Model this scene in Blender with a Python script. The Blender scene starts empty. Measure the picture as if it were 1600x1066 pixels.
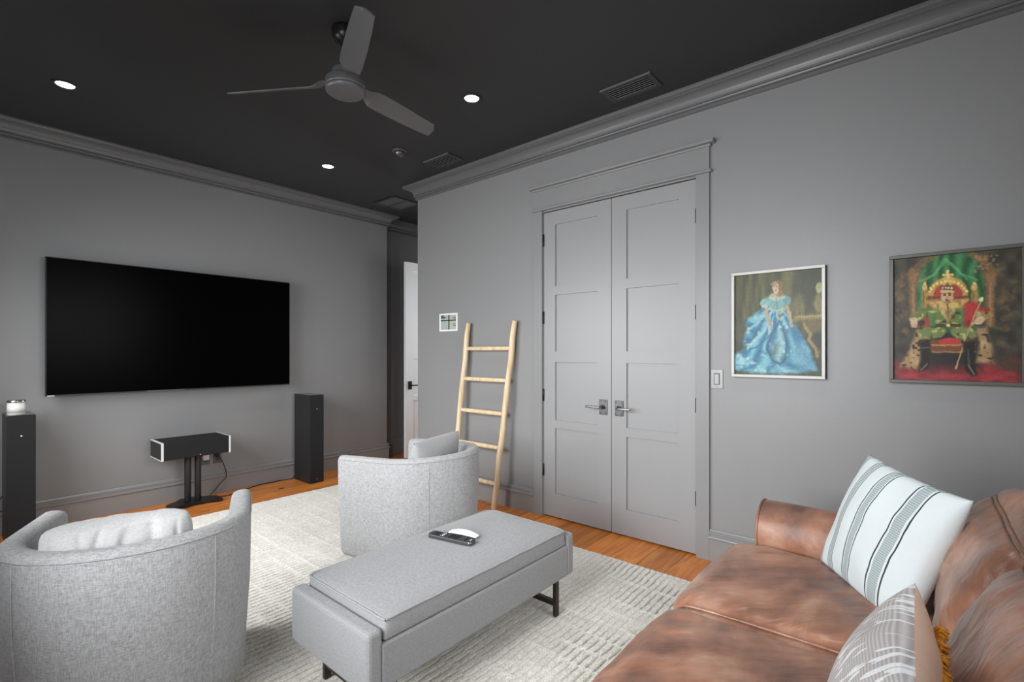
import bpy, bmesh, math, random
import numpy as np
from mathutils import Vector, Matrix, noise
from mathutils.bvhtree import BVHTree
random.seed(7)
SC = bpy.context.scene
COL = SC.collection
PI = math.pi
R = math.radians

# ------------------------------------------------------------------ camera, world, exposure
cam = bpy.data.cameras.new('camera'); camo = bpy.data.objects.new('camera', cam); COL.objects.link(camo)
cam.sensor_width = 36; cam.sensor_fit = 'HORIZONTAL'; cam.lens = 36*766/1600; cam.shift_y = 18/1600
cam.clip_start = 0.02
camo.location = (0, 0, 1.31); camo.rotation_euler = (R(90), 0, R(40.3-90))
SC.camera = camo
SC.view_settings.view_transform = 'Standard'; SC.view_settings.look = 'None'
SC.view_settings.gamma = 1; SC.view_settings.use_curve_mapping = False
SC.view_settings.exposure = 0.0
W = bpy.data.worlds.new('daylight'); SC.world = W; W.use_nodes = True
bg = W.node_tree.nodes['Background']; bg.inputs[0].default_value = (0.86, 0.93, 1.0, 1); bg.inputs[1].default_value = 1.2

def area(name, loc, rot, sx, sy, power, col=(1, 1, 1), spread=180):
    l = bpy.data.lights.new(name, 'AREA'); l.shape = 'RECTANGLE'; l.size = sx; l.size_y = sy
    l.energy = power; l.color = col; l.spread = R(spread)
    o = bpy.data.objects.new(name, l); COL.objects.link(o); o.location = loc; o.rotation_euler = rot
    return o
# room extents
XR, YT, XL, YB, ZC = 3.17, 5.07, -0.36, -0.45, 2.985
HX, HY, HX0 = 4.6, 5.22, 3.6          # hall end wall, recessed hall wall, end of the tv wall
WIN_L = [(0.55, 1.85, 0.75, 2.35), (2.75, 4.35, 0.75, 2.35)]     # left wall windows y0 y1 z0 z1
WIN_ADDED = [(0.55, 2.25, 1.15, 2.35)]                               # added window behind the sofa, brightens the chair backs, x0 x1 z0 z1
DAY = (0.97, 0.985, 1.0)
# daylight through the left windows, then the added lights
area('unseen_window_light', (XL-0.16, 1.2, 1.55), (R(90-13), 0, R(-90)), 1.3, 1.6, 52, DAY, 104)
area('unseen_window_light', (XL-0.16, 3.55, 1.55), (R(90-26), 0, R(-90)), 1.6, 1.6, 62, DAY, 128)
area('unseen_window_light', (1.4, YB-0.16, 1.75), (R(90-17), 0, 0), 1.7, 1.2, 14, DAY, 80)  # added light behind the sofa, lifts the backs of the chairs
area('added_light_beyond_hall', (6.0, 4.3, 1.7), (R(90), 0, R(90)), 1.2, 1.6, 30, DAY, 90)  # added light past the doorway, brightens the white hall door

# ------------------------------------------------------------------ materials
MATS = {}
def newmat(name):
    m = bpy.data.materials.new(name); m.use_nodes = True
    nt = m.node_tree; b = nt.nodes['Principled BSDF']
    MATS[name] = m
    return m, nt, b
def N(nt, t, **k):
    n = nt.nodes.new(t)
    for a, v in k.items(): setattr(n, a, v)
    return n
def srgb(r, g, b):
    f = lambda c: (c/255/12.92 if c/255 <= 0.04045 else ((c/255+0.055)/1.055)**2.4)
    return (f(r), f(g), f(b), 1)
def plain(name, col, rough=0.5, metal=0.0, spec=0.5, bump=0.0, bscale=60, var=0.0, vscale=4):
    m, nt, b = newmat(name)
    b.inputs['Base Color'].default_value = col; b.inputs['Roughness'].default_value = rough
    b.inputs['Metallic'].default_value = metal; b.inputs['Specular IOR Level'].default_value = spec
    tc = N(nt, 'ShaderNodeTexCoord')
    if bump:
        no = N(nt, 'ShaderNodeTexNoise'); no.inputs['Scale'].default_value = bscale; no.inputs['Detail'].default_value = 3
        nt.links.new(tc.outputs['Object'], no.inputs['Vector'])
        bp = N(nt, 'ShaderNodeBump'); bp.inputs['Strength'].default_value = bump; bp.inputs['Distance'].default_value = 0.01
        nt.links.new(no.outputs['Fac'], bp.inputs['Height']); nt.links.new(bp.outputs['Normal'], b.inputs['Normal'])
    no2 = N(nt, 'ShaderNodeTexNoise'); no2.inputs['Scale'].default_value = vscale; no2.inputs['Detail'].default_value = 4
    nt.links.new(tc.outputs['Object'], no2.inputs['Vector'])
    mr = N(nt, 'ShaderNodeMapRange'); mr.inputs['To Min'].default_value = 1-max(var, .02); mr.inputs['To Max'].default_value = 1+max(var, .02)
    nt.links.new(no2.outputs['Fac'], mr.inputs['Value'])
    mx = N(nt, 'ShaderNodeVectorMath', operation='SCALE'); mx.inputs[0].default_value = col[:3]
    nt.links.new(mr.outputs['Result'], mx.inputs['Scale']); nt.links.new(mx.outputs['Vector'], b.inputs['Base Color'])
    return m
def ramp(nt, fac, stops):
    r = N(nt, 'ShaderNodeValToRGB'); e = r.color_ramp.elements
    e[0].position, e[0].color = stops[0]; e[1].position, e[1].color = stops[-1]
    for p, c in stops[1:-1]:
        x = e.new(p); x.color = c
    nt.links.new(fac, r.inputs['Fac']); return r

WALLC = (0.25, 0.25, 0.252, 1)
wall_m = plain('wall_paint', WALLC, 0.42, spec=0.4, bump=0.06, bscale=180, var=0.03, vscale=1.5)
ceil_m = plain('ceiling_paint_shaded', (0.036, 0.036, 0.037, 1), 0.5, spec=0.35, bump=0.05, bscale=180, var=0.03)  # ceiling dimness put into the base colour, darker than the wall paint
trim_m = plain('trim_paint', WALLC, 0.3, spec=0.5, var=0.02)
crown_m = plain('crown_paint', (0.15, 0.15, 0.152, 1), 0.32, spec=0.5, var=0.02)
door_m = plain('door_paint', (0.29, 0.29, 0.293, 1), 0.36, spec=0.5, var=0.03, vscale=2)
white_m = plain('white_paint', (0.8, 0.8, 0.8, 1), 0.35)
blackmetal_m = plain('black_metal', (0.02, 0.02, 0.02, 1), 0.35, metal=0.6)
bronze_m = plain('bronze_metal', (0.05, 0.038, 0.03, 1), 0.4, metal=0.7)
pewter_m = plain('pewter_metal', (0.16, 0.16, 0.16, 1), 0.3, metal=0.9)
lever_m = plain('lever_metal', (0.35, 0.35, 0.35, 1), 0.25, metal=1.0)
vent_m = plain('vent_paint', (0.045, 0.045, 0.046, 1), 0.4)
void_m = plain('duct_black', (0.004, 0.004, 0.004, 1), 0.8, spec=0.1)
fan_m = plain('fan_paint', (0.14, 0.14, 0.142, 1), 0.38, metal=0.25)
canopy_m = plain('fan_canopy_metal', (0.03, 0.03, 0.03, 1), 0.25, metal=0.5)
screen_m = plain('tv_screen', (0.0005, 0.0005, 0.0005, 1), 0.25, spec=0.03)
tvbody_m = plain('tv_body', (0.01, 0.01, 0.01, 1), 0.4)
silver_m = plain('silver_trim', (0.75, 0.74, 0.76, 1), 0.35, metal=0.15)
spk_m = plain('speaker_grille', (0.012, 0.012, 0.013, 1), 0.75, spec=0.3, bump=0.3, bscale=600)
spktop_m = plain('speaker_gloss_top', (0.05, 0.05, 0.052, 1), 0.15)
spkside_m = plain('speaker_side', (0.014, 0.014, 0.015, 1), 0.45)
cord_m = plain('cord_rubber', (0.012, 0.012, 0.012, 1), 0.5)
plastic_m = plain('white_plastic', (0.85, 0.85, 0.85, 1), 0.3)
plastdk_m = plain('dark_plastic', (0.035, 0.035, 0.04, 1), 0.35)
outlet_m = plain('outlet_plastic', (0.10, 0.10, 0.10, 1), 0.35)
switch_m = plain('switch_plate', (0.27, 0.27, 0.27, 1), 0.3, metal=0.3)
wax_m = plain('candle_label', (0.62, 0.61, 0.58, 1), 0.4)
pframe_m = plain('pale_picture_frame', (0.50, 0.49, 0.46, 1), 0.35)
dframe_m = plain('dark_picture_frame', (0.10, 0.10, 0.09, 1), 0.35)
orange_m = plain('orange_yarn', (0.95, 0.42, 0.04, 1), 0.8, bump=0.6, bscale=300, var=0.3, vscale=80)
tan_m = plain('tan_linen', (0.70, 0.47, 0.34, 1), 0.85, bump=0.15, bscale=400, var=0.08, vscale=12)

def fabric(name, dark, light, stretch=(1, 1, 1), scale=160, bump=0.35):
    m, nt, b = newmat(name)
    tc = N(nt, 'ShaderNodeTexCoord')
    fs = []
    for st in ((1, 1, 7), (6, 6, 1)):
        mp = N(nt, 'ShaderNodeMapping'); mp.inputs['Scale'].default_value = (st[0]*stretch[0], st[1]*stretch[1], st[2]*stretch[2])
        nt.links.new(tc.outputs['Object'], mp.inputs['Vector'])
        n = N(nt, 'ShaderNodeTexNoise'); n.inputs['Scale'].default_value = scale/3; n.inputs['Detail'].default_value = 2; n.inputs['Roughness'].default_value = 0.7
        nt.links.new(mp.outputs['Vector'], n.inputs['Vector']); fs.append(n.outputs['Fac'])
    ad = N(nt, 'ShaderNodeMath', operation='ADD'); nt.links.new(fs[0], ad.inputs[0]); nt.links.new(fs[1], ad.inputs[1])
    hf = N(nt, 'ShaderNodeMath', operation='MULTIPLY'); hf.inputs[1].default_value = 0.5; nt.links.new(ad.outputs[0], hf.inputs[0])
    r = ramp(nt, hf.outputs[0], [(0.32, dark), (0.66, light)])
    nt.links.new(r.outputs['Color'], b.inputs['Base Color'])
    bp = N(nt, 'ShaderNodeBump'); bp.inputs['Strength'].default_value = bump; bp.inputs['Distance'].default_value = 0.004
    nt.links.new(hf.outputs[0], bp.inputs['Height']); nt.links.new(bp.outputs['Normal'], b.inputs['Normal'])
    b.inputs['Roughness'].default_value = 0.9; b.inputs['Specular IOR Level'].default_value = 0.2
    b.inputs['Sheen Weight'].default_value = 0.15
    return m
chair_m = fabric('chair_tweed', (0.21, 0.21, 0.213, 1), (0.48, 0.48, 0.483, 1))
otto_m = fabric('bench_tweed', (0.20, 0.205, 0.21, 1), (0.34, 0.345, 0.35, 1), scale=300, bump=0.2)
pil_m = fabric('pillow_linen', (0.38, 0.38, 0.38, 1), (0.62, 0.615, 0.61, 1), scale=260, bump=0.25)
pilg_m = fabric('pillow_grey_linen', (0.26, 0.26, 0.26, 1), (0.42, 0.42, 0.42, 1), scale=260, bump=0.25)

def wood_mat(name, c0, c1, c2, axis=0, scale=3.0, rough=0.35, rand=True, knots=True):
    m, nt, b = newmat(name)
    tc = N(nt, 'ShaderNodeTexCoord'); oi = N(nt, 'ShaderNodeObjectInfo')
    mp = N(nt, 'ShaderNodeMapping')
    s = [9, 9, 9]; s[axis] = 0.9
    mp.inputs['Scale'].default_value = s
    cv = N(nt, 'ShaderNodeVectorMath', operation='SCALE'); cv.inputs[0].default_value = (37, 19, 11)
    nt.links.new(oi.outputs['Random'], cv.inputs['Scale'])
    nt.links.new(tc.outputs['Object'], mp.inputs['Vector']); nt.links.new(cv.outputs['Vector'], mp.inputs['Location'])
    n1 = N(nt, 'ShaderNodeTexNoise'); n1.inputs['Scale'].default_value = scale; n1.inputs['Detail'].default_value = 6; n1.inputs['Distortion'].default_value = 1.2
    nt.links.new(mp.outputs['Vector'], n1.inputs['Vector'])
    r = ramp(nt, n1.outputs['Fac'], [(0.28, c0), (0.5, c1), (0.72, c2)])
    col = r.outputs['Color']
    if rand:
        mr = N(nt, 'ShaderNodeMapRange'); mr.inputs['To Min'].default_value = 0.75; mr.inputs['To Max'].default_value = 1.2
        nt.links.new(oi.outputs['Random'], mr.inputs['Value'])
        sc = N(nt, 'ShaderNodeVectorMath', operation='SCALE'); nt.links.new(col, sc.inputs[0]); nt.links.new(mr.outputs['Result'], sc.inputs['Scale'])
        col = sc.outputs['Vector']
    if knots:
        mp2 = N(nt, 'ShaderNodeMapping'); s2 = [5.5, 5.5, 5.5]; s2[axis] = 2.6; mp2.inputs['Scale'].default_value = s2
        nt.links.new(tc.outputs['Object'], mp2.inputs['Vector']); nt.links.new(cv.outputs['Vector'], mp2.inputs['Location'])
        vo = N(nt, 'ShaderNodeTexVoronoi'); vo.inputs['Scale'].default_value = 0.8
        nt.links.new(mp2.outputs['Vector'], vo.inputs['Vector'])
        kr = ramp(nt, vo.outputs['Distance'], [(0.05, (0, 0, 0, 1)), (0.11, (1, 1, 1, 1))])
        mx = N(nt, 'ShaderNodeMix', data_type='RGBA'); mx.inputs[6].default_value = (0.05, 0.017, 0.007, 1)
        nt.links.new(kr.outputs['Color'], mx.inputs[0]); nt.links.new(col, mx.inputs[7]); col = mx.outputs[2]
    nt.links.new(col, b.inputs['Base Color']); b.inputs['Roughness'].default_value = rough; b.inputs['Specular IOR Level'].default_value = 0.3
    bp = N(nt, 'ShaderNodeBump'); bp.inputs['Strength'].default_value = 0.08; bp.inputs['Distance'].default_value = 0.004
    nt.links.new(n1.outputs['Fac'], bp.inputs['Height']); nt.links.new(bp.outputs['Normal'], b.inputs['Normal'])
    return m
plank_m = wood_mat('heart_pine', (0.40, 0.115, 0.020, 1), (0.62, 0.205, 0.038, 1), (0.78, 0.30, 0.070, 1), 0, rough=0.32)
ladder_m = wood_mat('pale_teak', (0.60, 0.41, 0.23, 1), (0.74, 0.57, 0.37, 1), (0.82, 0.67, 0.47, 1), 2, scale=2.5, rough=0.55, rand=False, knots=False)

def leather_mat(name='brown_leather', wrk=0.32):
    m, nt, b = newmat(name)
    tc = N(nt, 'ShaderNodeTexCoord')
    mp = N(nt, 'ShaderNodeMapping'); mp.inputs['Scale'].default_value = (1, 1.6, 1.3); mp.inputs['Rotation'].default_value = (0, 0, 0.5)
    nt.links.new(tc.outputs['Object'], mp.inputs['Vector'])
    n1 = N(nt, 'ShaderNodeTexNoise'); n1.inputs['Scale'].default_value = 3.0; n1.inputs['Detail'].default_value = 5; n1.inputs['Distortion'].default_value = 0.45; n1.inputs['Roughness'].default_value = 0.55
    nt.links.new(mp.outputs['Vector'], n1.inputs['Vector'])
    r = ramp(nt, n1.outputs['Fac'], [(0.25, (0.085, 0.041, 0.031, 1)), (0.42, (0.195, 0.088, 0.056, 1)), (0.55, (0.32, 0.147, 0.088, 1)), (0.75, (0.50, 0.31, 0.225, 1))])
    nt.links.new(r.outputs['Color'], b.inputs['Base Color'])
    rr = N(nt, 'ShaderNodeMapRange'); rr.inputs['To Min'].default_value = 0.27 if wrk > .1 else 0.44; rr.inputs['To Max'].default_value = 0.45 if wrk > .1 else 0.58
    n2 = N(nt, 'ShaderNodeTexNoise'); n2.inputs['Scale'].default_value = 9; nt.links.new(tc.outputs['Object'], n2.inputs['Vector'])
    nt.links.new(n2.outputs['Fac'], rr.inputs['Value']); nt.links.new(rr.outputs['Result'], b.inputs['Roughness'])
    rot = N(nt, 'ShaderNodeMapping'); rot.inputs['Rotation'].default_value = (0, 0, R(52))
    nt.links.new(tc.outputs['Object'], rot.inputs['Vector'])
    mp3 = N(nt, 'ShaderNodeMapping'); mp3.inputs['Scale'].default_value = (1.0, 4.2, 3.0)
    nt.links.new(rot.outputs['Vector'], mp3.inputs['Vector'])
    # fine creases: a ridged stretch of noise, also picking up slightly paler leather on the ridges
    nr = N(nt, 'ShaderNodeTexNoise'); nr.inputs['Scale'].default_value = 5.5; nr.inputs['Detail'].default_value = 6; nr.inputs['Distortion'].default_value = 0.5; nr.inputs['Roughness'].default_value = 0.62
    nt.links.new(mp3.outputs['Vector'], nr.inputs['Vector'])
    rs = N(nt, 'ShaderNodeMapRange'); rs.inputs['From Min'].default_value = 0.3; rs.inputs['From Max'].default_value = 0.7; rs.inputs['To Min'].default_value = 0.80; rs.inputs['To Max'].default_value = 1.28
    nt.links.new(nr.outputs['Fac'], rs.inputs['Value'])
    cs_ = N(nt, 'ShaderNodeVectorMath', operation='SCALE'); nt.links.new(r.outputs['Color'], cs_.inputs[0]); nt.links.new(rs.outputs['Result'], cs_.inputs['Scale'])
    nt.links.new(cs_.outputs['Vector'], b.inputs['Base Color'])
    n3 = N(nt, 'ShaderNodeTexNoise'); n3.inputs['Scale'].default_value = 4.5; n3.inputs['Detail'].default_value = 2.5; n3.inputs['Distortion'].default_value = 0.35
    nt.links.new(mp3.outputs['Vector'], n3.inputs['Vector'])
    n4 = N(nt, 'ShaderNodeTexVoronoi'); n4.inputs['Scale'].default_value = 260; nt.links.new(tc.outputs['Object'], n4.inputs['Vector'])
    b1 = N(nt, 'ShaderNodeBump'); b1.inputs['Strength'].default_value = wrk; b1.inputs['Distance'].default_value = 0.035
    nt.links.new(n3.outputs['Fac'], b1.inputs['Height'])
    b2 = N(nt, 'ShaderNodeBump'); b2.inputs['Strength'].default_value = 0.05; b2.inputs['Distance'].default_value = 0.002
    b3 = N(nt, 'ShaderNodeBump'); b3.inputs['Strength'].default_value = wrk*.8; b3.inputs['Distance'].default_value = 0.012
    nt.links.new(nr.outputs['Fac'], b3.inputs['Height']); nt.links.new(b1.outputs['Normal'], b3.inputs['Normal'])
    nt.links.new(n4.outputs['Distance'], b2.inputs['Height']); nt.links.new(b3.outputs['Normal'], b2.inputs['Normal'])
    nt.links.new(b2.outputs['Normal'], b.inputs['Normal'])
    b.inputs['Specular IOR Level'].default_value = 0.6
    b.inputs['Sheen Weight'].default_value = 0.06; b.inputs['Sheen Roughness'].default_value = 0.45
    return m
leather_m = leather_mat()
arm_m = leather_mat('brown_leather_taut', 0.06)
stitch_m = plain('stitch_thread', (0.16, 0.09, 0.055, 1), 0.6)

def rug_mat():
    m, nt, b = newmat('rug_wool')
    at = N(nt, 'ShaderNodeAttribute', attribute_name='pile')
    tc = N(nt, 'ShaderNodeTexCoord')
    n = N(nt, 'ShaderNodeTexNoise'); n.inputs['Scale'].default_value = 170; n.inputs['Detail'].default_value = 2
    nt.links.new(tc.outputs['Object'], n.inputs['Vector'])
    n2 = N(nt, 'ShaderNodeTexNoise'); n2.inputs['Scale'].default_value = 3; n2.inputs['Detail'].default_value = 3
    nt.links.new(tc.outputs['Object'], n2.inputs['Vector'])
    r = ramp(nt, at.outputs['Fac'], [(0.0, (0.22, 0.19, 0.15, 1)), (0.45, (0.60, 0.56, 0.49, 1)), (1.0, (0.86, 0.84, 0.78, 1))])
    mr = N(nt, 'ShaderNodeMapRange'); mr.inputs['From Min'].default_value = 0.25; mr.inputs['From Max'].default_value = 0.6; mr.inputs['To Min'].default_value = 0.6; mr.inputs['To Max'].default_value = 1.05
    nt.links.new(n.outputs['Fac'], mr.inputs['Value'])
    mr2 = N(nt, 'ShaderNodeMapRange'); mr2.inputs['To Min'].default_value = 0.86; mr2.inputs['To Max'].default_value = 1.12
    nt.links.new(n2.outputs['Fac'], mr2.inputs['Value'])
    mu = N(nt, 'ShaderNodeMath', operation='MULTIPLY'); nt.links.new(mr.outputs[0], mu.inputs[0]); nt.links.new(mr2.outputs[0], mu.inputs[1])
    sc = N(nt, 'ShaderNodeVectorMath', operation='SCALE'); nt.links.new(r.outputs['Color'], sc.inputs[0]); nt.links.new(mu.outputs[0], sc.inputs['Scale'])
    nt.links.new(sc.outputs['Vector'], b.inputs['Base Color']); b.inputs['Roughness'].default_value = 0.95; b.inputs['Specular IOR Level'].default_value = 0.1
    bp = N(nt, 'ShaderNodeBump'); bp.inputs['Strength'].default_value = 0.6; bp.inputs['Distance'].default_value = 0.004
    nt.links.new(n.outputs['Fac'], bp.inputs['Height']); nt.links.new(bp.outputs['Normal'], b.inputs['Normal'])
    return m
rug_m = rug_mat()

def attr_mat(name, attr, rough=0.4, bump=0.0, spec=0.5):
    m, nt, b = newmat(name)
    at = N(nt, 'ShaderNodeAttribute', attribute_name=attr)
    nt.links.new(at.outputs['Color'], b.inputs['Base Color']); b.inputs['Roughness'].default_value = rough
    b.inputs['Specular IOR Level'].default_value = spec
    if bump:
        tc = N(nt, 'ShaderNodeTexCoord'); n = N(nt, 'ShaderNodeTexNoise'); n.inputs['Scale'].default_value = 350
        nt.links.new(tc.outputs['Object'], n.inputs['Vector'])
        bp = N(nt, 'ShaderNodeBump'); bp.inputs['Strength'].default_value = bump; bp.inputs['Distance'].default_value = 0.003
        nt.links.new(n.outputs['Fac'], bp.inputs['Height']); nt.links.new(bp.outputs['Normal'], b.inputs['Normal'])
    return m
paint_m = attr_mat('printed_canvas', 'paint', 0.38, 0.0, 0.25)
def M2(nt, op, a, b=None):
    n = N(nt, 'ShaderNodeMath', operation=op)
    for k, v in enumerate((a, b)):
        if v is None: continue
        if isinstance(v, (int, float)): n.inputs[k].default_value = v
        else: nt.links.new(v, n.inputs[k])
    return n.outputs[0]
def mixc(nt, f, a, b):
    n = N(nt, 'ShaderNodeMix', data_type='RGBA'); nt.links.new(f, n.inputs[0])
    for k, v in ((6, a), (7, b)):
        if isinstance(v, tuple): n.inputs[k].default_value = v
        else: nt.links.new(v, n.inputs[k])
    return n.outputs[2]
def cloth_base(name):
    m, nt, b = newmat(name); b.inputs['Roughness'].default_value = 0.88; b.inputs['Specular IOR Level'].default_value = 0.2
    at = N(nt, 'ShaderNodeAttribute', attribute_name='weave_uv'); sp = N(nt, 'ShaderNodeSeparateXYZ'); nt.links.new(at.outputs['Vector'], sp.inputs[0])
    return m, nt, b, at, sp.outputs[0], sp.outputs[1]
def finish(nt, b, col, h, st=0.3):
    nt.links.new(col, b.inputs['Base Color'])
    bp = N(nt, 'ShaderNodeBump'); bp.inputs['Strength'].default_value = st; bp.inputs['Distance'].default_value = 0.006
    nt.links.new(h, bp.inputs['Height']); nt.links.new(bp.outputs['Normal'], b.inputs['Normal'])
def stripe_mat():
    m, nt, b, at, u, v = cloth_base('striped_cotton')
    no = N(nt, 'ShaderNodeTexNoise'); no.inputs['Scale'].default_value = 2.2; nt.links.new(at.outputs['Vector'], no.inputs['Vector'])
    wob = M2(nt, 'ADD', u, M2(nt, 'MULTIPLY', M2(nt, 'SUBTRACT', no.outputs['Fac'], 0.5), 0.10))
    col = (0.66, 0.72, 0.735, 1)
    hat = M2(nt, 'GREATER_THAN', M2(nt, 'SINE', M2(nt, 'MULTIPLY', v, 190)), 0.0)
    for c_, w_, dk in ((-0.90, 0.045, .25), (-0.55, 0.062, .12), (-0.12, 0.080, .07), (0.50, 0.118, .05)):
        d = M2(nt, 'ABSOLUTE', M2(nt, 'SUBTRACT', wob, c_))
        band = M2(nt, 'LESS_THAN', d, w_*.66)
        col = mixc(nt, band, col, mixc(nt, hat, (0.30, 0.36, 0.37, 1), (0.45, 0.51, 0.52, 1)))
        ln = M2(nt, 'LESS_THAN', M2(nt, 'ABSOLUTE', M2(nt, 'SUBTRACT', d, w_)), 0.006+.045*w_)
        col = mixc(nt, ln, col, (dk, dk*1.1, dk*1.2, 1))
    wv = N(nt, 'ShaderNodeTexNoise'); wv.inputs['Scale'].default_value = 90; nt.links.new(at.outputs['Vector'], wv.inputs['Vector'])
    finish(nt, b, col, wv.outputs['Fac'], 0.2); return m
stripe_m = stripe_mat()
def tuft_mat():
    m, nt, b, at, u, v = cloth_base('tufted_weave')
    mp = N(nt, 'ShaderNodeMapping'); mp.inputs['Scale'].default_value = (15, 2.4, 1); mp.inputs['Rotation'].default_value = (0, 0, 0.15)
    nt.links.new(at.outputs['Vector'], mp.inputs['Vector'])
    no = N(nt, 'ShaderNodeTexNoise'); no.inputs['Scale'].default_value = 1.0; no.inputs['Detail'].default_value = 1.5; no.inputs['Distortion'].default_value = 0.4; nt.links.new(mp.outputs['Vector'], no.inputs['Vector'])
    big = N(nt, 'ShaderNodeTexNoise'); big.inputs['Scale'].default_value = 2.6; nt.links.new(at.outputs['Vector'], big.inputs['Vector'])
    tuft = M2(nt, 'MULTIPLY', M2(nt, 'GREATER_THAN', M2(nt, 'ADD', no.outputs['Fac'], M2(nt, 'MULTIPLY', big.outputs['Fac'], 0.5)), 0.83), 1.0)
    st = M2(nt, 'ADD', M2(nt, 'MULTIPLY', M2(nt, 'SINE', M2(nt, 'MULTIPLY', v, 190)), .5), .5)
    base_ = mixc(nt, st, (0.44, 0.40, 0.39, 1), (0.62, 0.585, 0.575, 1))
    col = mixc(nt, tuft, base_, (0.86, 0.87, 0.87, 1))
    finish(nt, b, col, M2(nt, 'ADD', M2(nt, 'MULTIPLY', tuft, 1.2), M2(nt, 'MULTIPLY', st, .4)), 0.5); return m
weave_m = tuft_mat()
tabscr_m = attr_mat('tablet_screen', 'paint', 0.15)

def emis(name, col, s):
    m, nt, b = newmat(name)
    b.inputs['Emission Color'].default_value = col; b.inputs['Emission Strength'].default_value = s
    b.inputs['Base Color'].default_value = (0.9, 0.9, 0.9, 1)
    return m
lamp_m = emis('lamp_lens', (1.0, 0.95, 0.86, 1), 14)

gm = bpy.data.materials.new('window_glass'); gm.use_nodes = True
nt = gm.node_tree; nt.nodes.remove(nt.nodes['Principled BSDF'])
tr = N(nt, 'ShaderNodeBsdfTransparent'); gl = N(nt, 'ShaderNodeBsdfGlossy'); gl.inputs['Roughness'].default_value = 0.02
mx = N(nt, 'ShaderNodeMixShader'); mx.inputs[0].default_value = 0.06
nt.links.new(tr.outputs[0], mx.inputs[1]); nt.links.new(gl.outputs[0], mx.inputs[2])
nt.links.new(mx.outputs[0], nt.nodes['Material Output'].inputs['Surface'])

# ------------------------------------------------------------------ builders
def obj(name, bm, mat, parent=None, smooth=False, bevel=0.0, seg=2, sub=0, recalc=True):
    me = bpy.data.meshes.new(name)
    if recalc: bmesh.ops.recalc_face_normals(bm, faces=bm.faces)
    bm.to_mesh(me); bm.free()
    return link(name, me, mat, parent, smooth, bevel, seg, sub)
def link(name, me, mat, parent=None, smooth=False, bevel=0.0, seg=2, sub=0):
    if mat and not me.materials: me.materials.append(mat)
    o = bpy.data.objects.new(name, me); COL.objects.link(o)
    if smooth:
        me.polygons.foreach_set('use_smooth', [True]*len(me.polygons))
    if bevel:
        md = o.modifiers.new('bevel', 'BEVEL'); md.width = bevel; md.segments = seg; md.limit_method = 'ANGLE'; md.angle_limit = R(35)
        if smooth: md.harden_normals = False
    if sub:
        md = o.modifiers.new('sub', 'SUBSURF'); md.levels = sub; md.render_levels = sub
    if parent: o.parent = parent
    return o
def thing(name, label, cat, loc=(0, 0, 0), rz=0, group=None):
    o = bpy.data.objects.new(name, None); COL.objects.link(o); o.location = loc; o.rotation_euler = (0, 0, rz)
    o.empty_display_size = 0.05
    if label: o['label'] = label
    if cat: o['category'] = cat
    if group: o['group'] = group
    return o
def tag(o, label, cat, group=None):
    o['label'] = label; o['category'] = cat
    if group: o['group'] = group
    return o
def struct(o, label=None):
    o['kind'] = 'structure'
    if label: o['label'] = label
    return o
def NB(): return bmesh.new()
def box(bm, x0, x1, y0, y1, z0, z1, mi=0):
    v = [bm.verts.new((x, y, z)) for z in (z0, z1) for y in (y0, y1) for x in (x0, x1)]
    for f in ((0, 2, 3, 1), (4, 5, 7, 6), (0, 1, 5, 4), (2, 6, 7, 3), (0, 4, 6, 2), (1, 3, 7, 5)):
        fc = bm.faces.new([v[i] for i in f]); fc.material_index = mi
    return bm
def bx(*a):
    return box(NB(), *a)
def lathe(bm, prof, c=(0, 0, 0), n=32, axis='z'):
    rings = []
    for r, z in prof:
        if r < 1e-6:
            rings.append([bm.verts.new((0, 0, z))])
        else:
            rings.append([bm.verts.new((r*math.cos(2*PI*i/n), r*math.sin(2*PI*i/n), z)) for i in range(n)])
    for a, b in zip(rings, rings[1:]):
        for i in range(n):
            j = (i+1) % n
            if len(a) == 1 and len(b) == 1: continue
            if len(a) == 1: bm.faces.new((a[0], b[i], b[j]))
            elif len(b) == 1: bm.faces.new((a[i], b[0], a[j]))
            else: bm.faces.new((a[i], b[i], b[j], a[j]))
    for ring in (rings[0], rings[-1]):
        if len(ring) > 1: bm.faces.new(ring)
    vs = [v for r in rings for v in r]
    if axis == 'x': M = Matrix.Rotation(PI/2, 4, 'Y')
    elif axis == 'y': M = Matrix.Rotation(-PI/2, 4, 'X')
    else: M = Matrix.Identity(4)
    bmesh.ops.transform(bm, matrix=Matrix.Translation(c) @ M, verts=vs)
    return bm
def tube(bm, pts, r, n=8, caps=True, flat=1.0):
    pts = [Vector(p) for p in pts]; rings = []
    up = Vector((0, 0, 1))
    rr = r if hasattr(r, '__len__') else [r]*len(pts)
    px = None
    for i, p in enumerate(pts):
        t = (pts[min(i+1, len(pts)-1)]-pts[max(i-1, 0)]).normalized()
        if px is None:
            a = up if abs(t.z) < 0.95 else Vector((0, 1, 0))
            px = t.cross(a).normalized()
        else:
            px = (px - t*px.dot(t)).normalized()
        py = t.cross(px)
        rings.append([bm.verts.new(p+(px*math.cos(2*PI*k/n)+py*math.sin(2*PI*k/n)*flat)*rr[i]) for k in range(n)])
    for a, b in zip(rings, rings[1:]):
        for k in range(n):
            bm.faces.new((a[k], a[(k+1) % n], b[(k+1) % n], b[k]))
    if caps:
        bm.faces.new(rings[0]); bm.faces.new(list(reversed(rings[-1])))
    return bm
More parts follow.
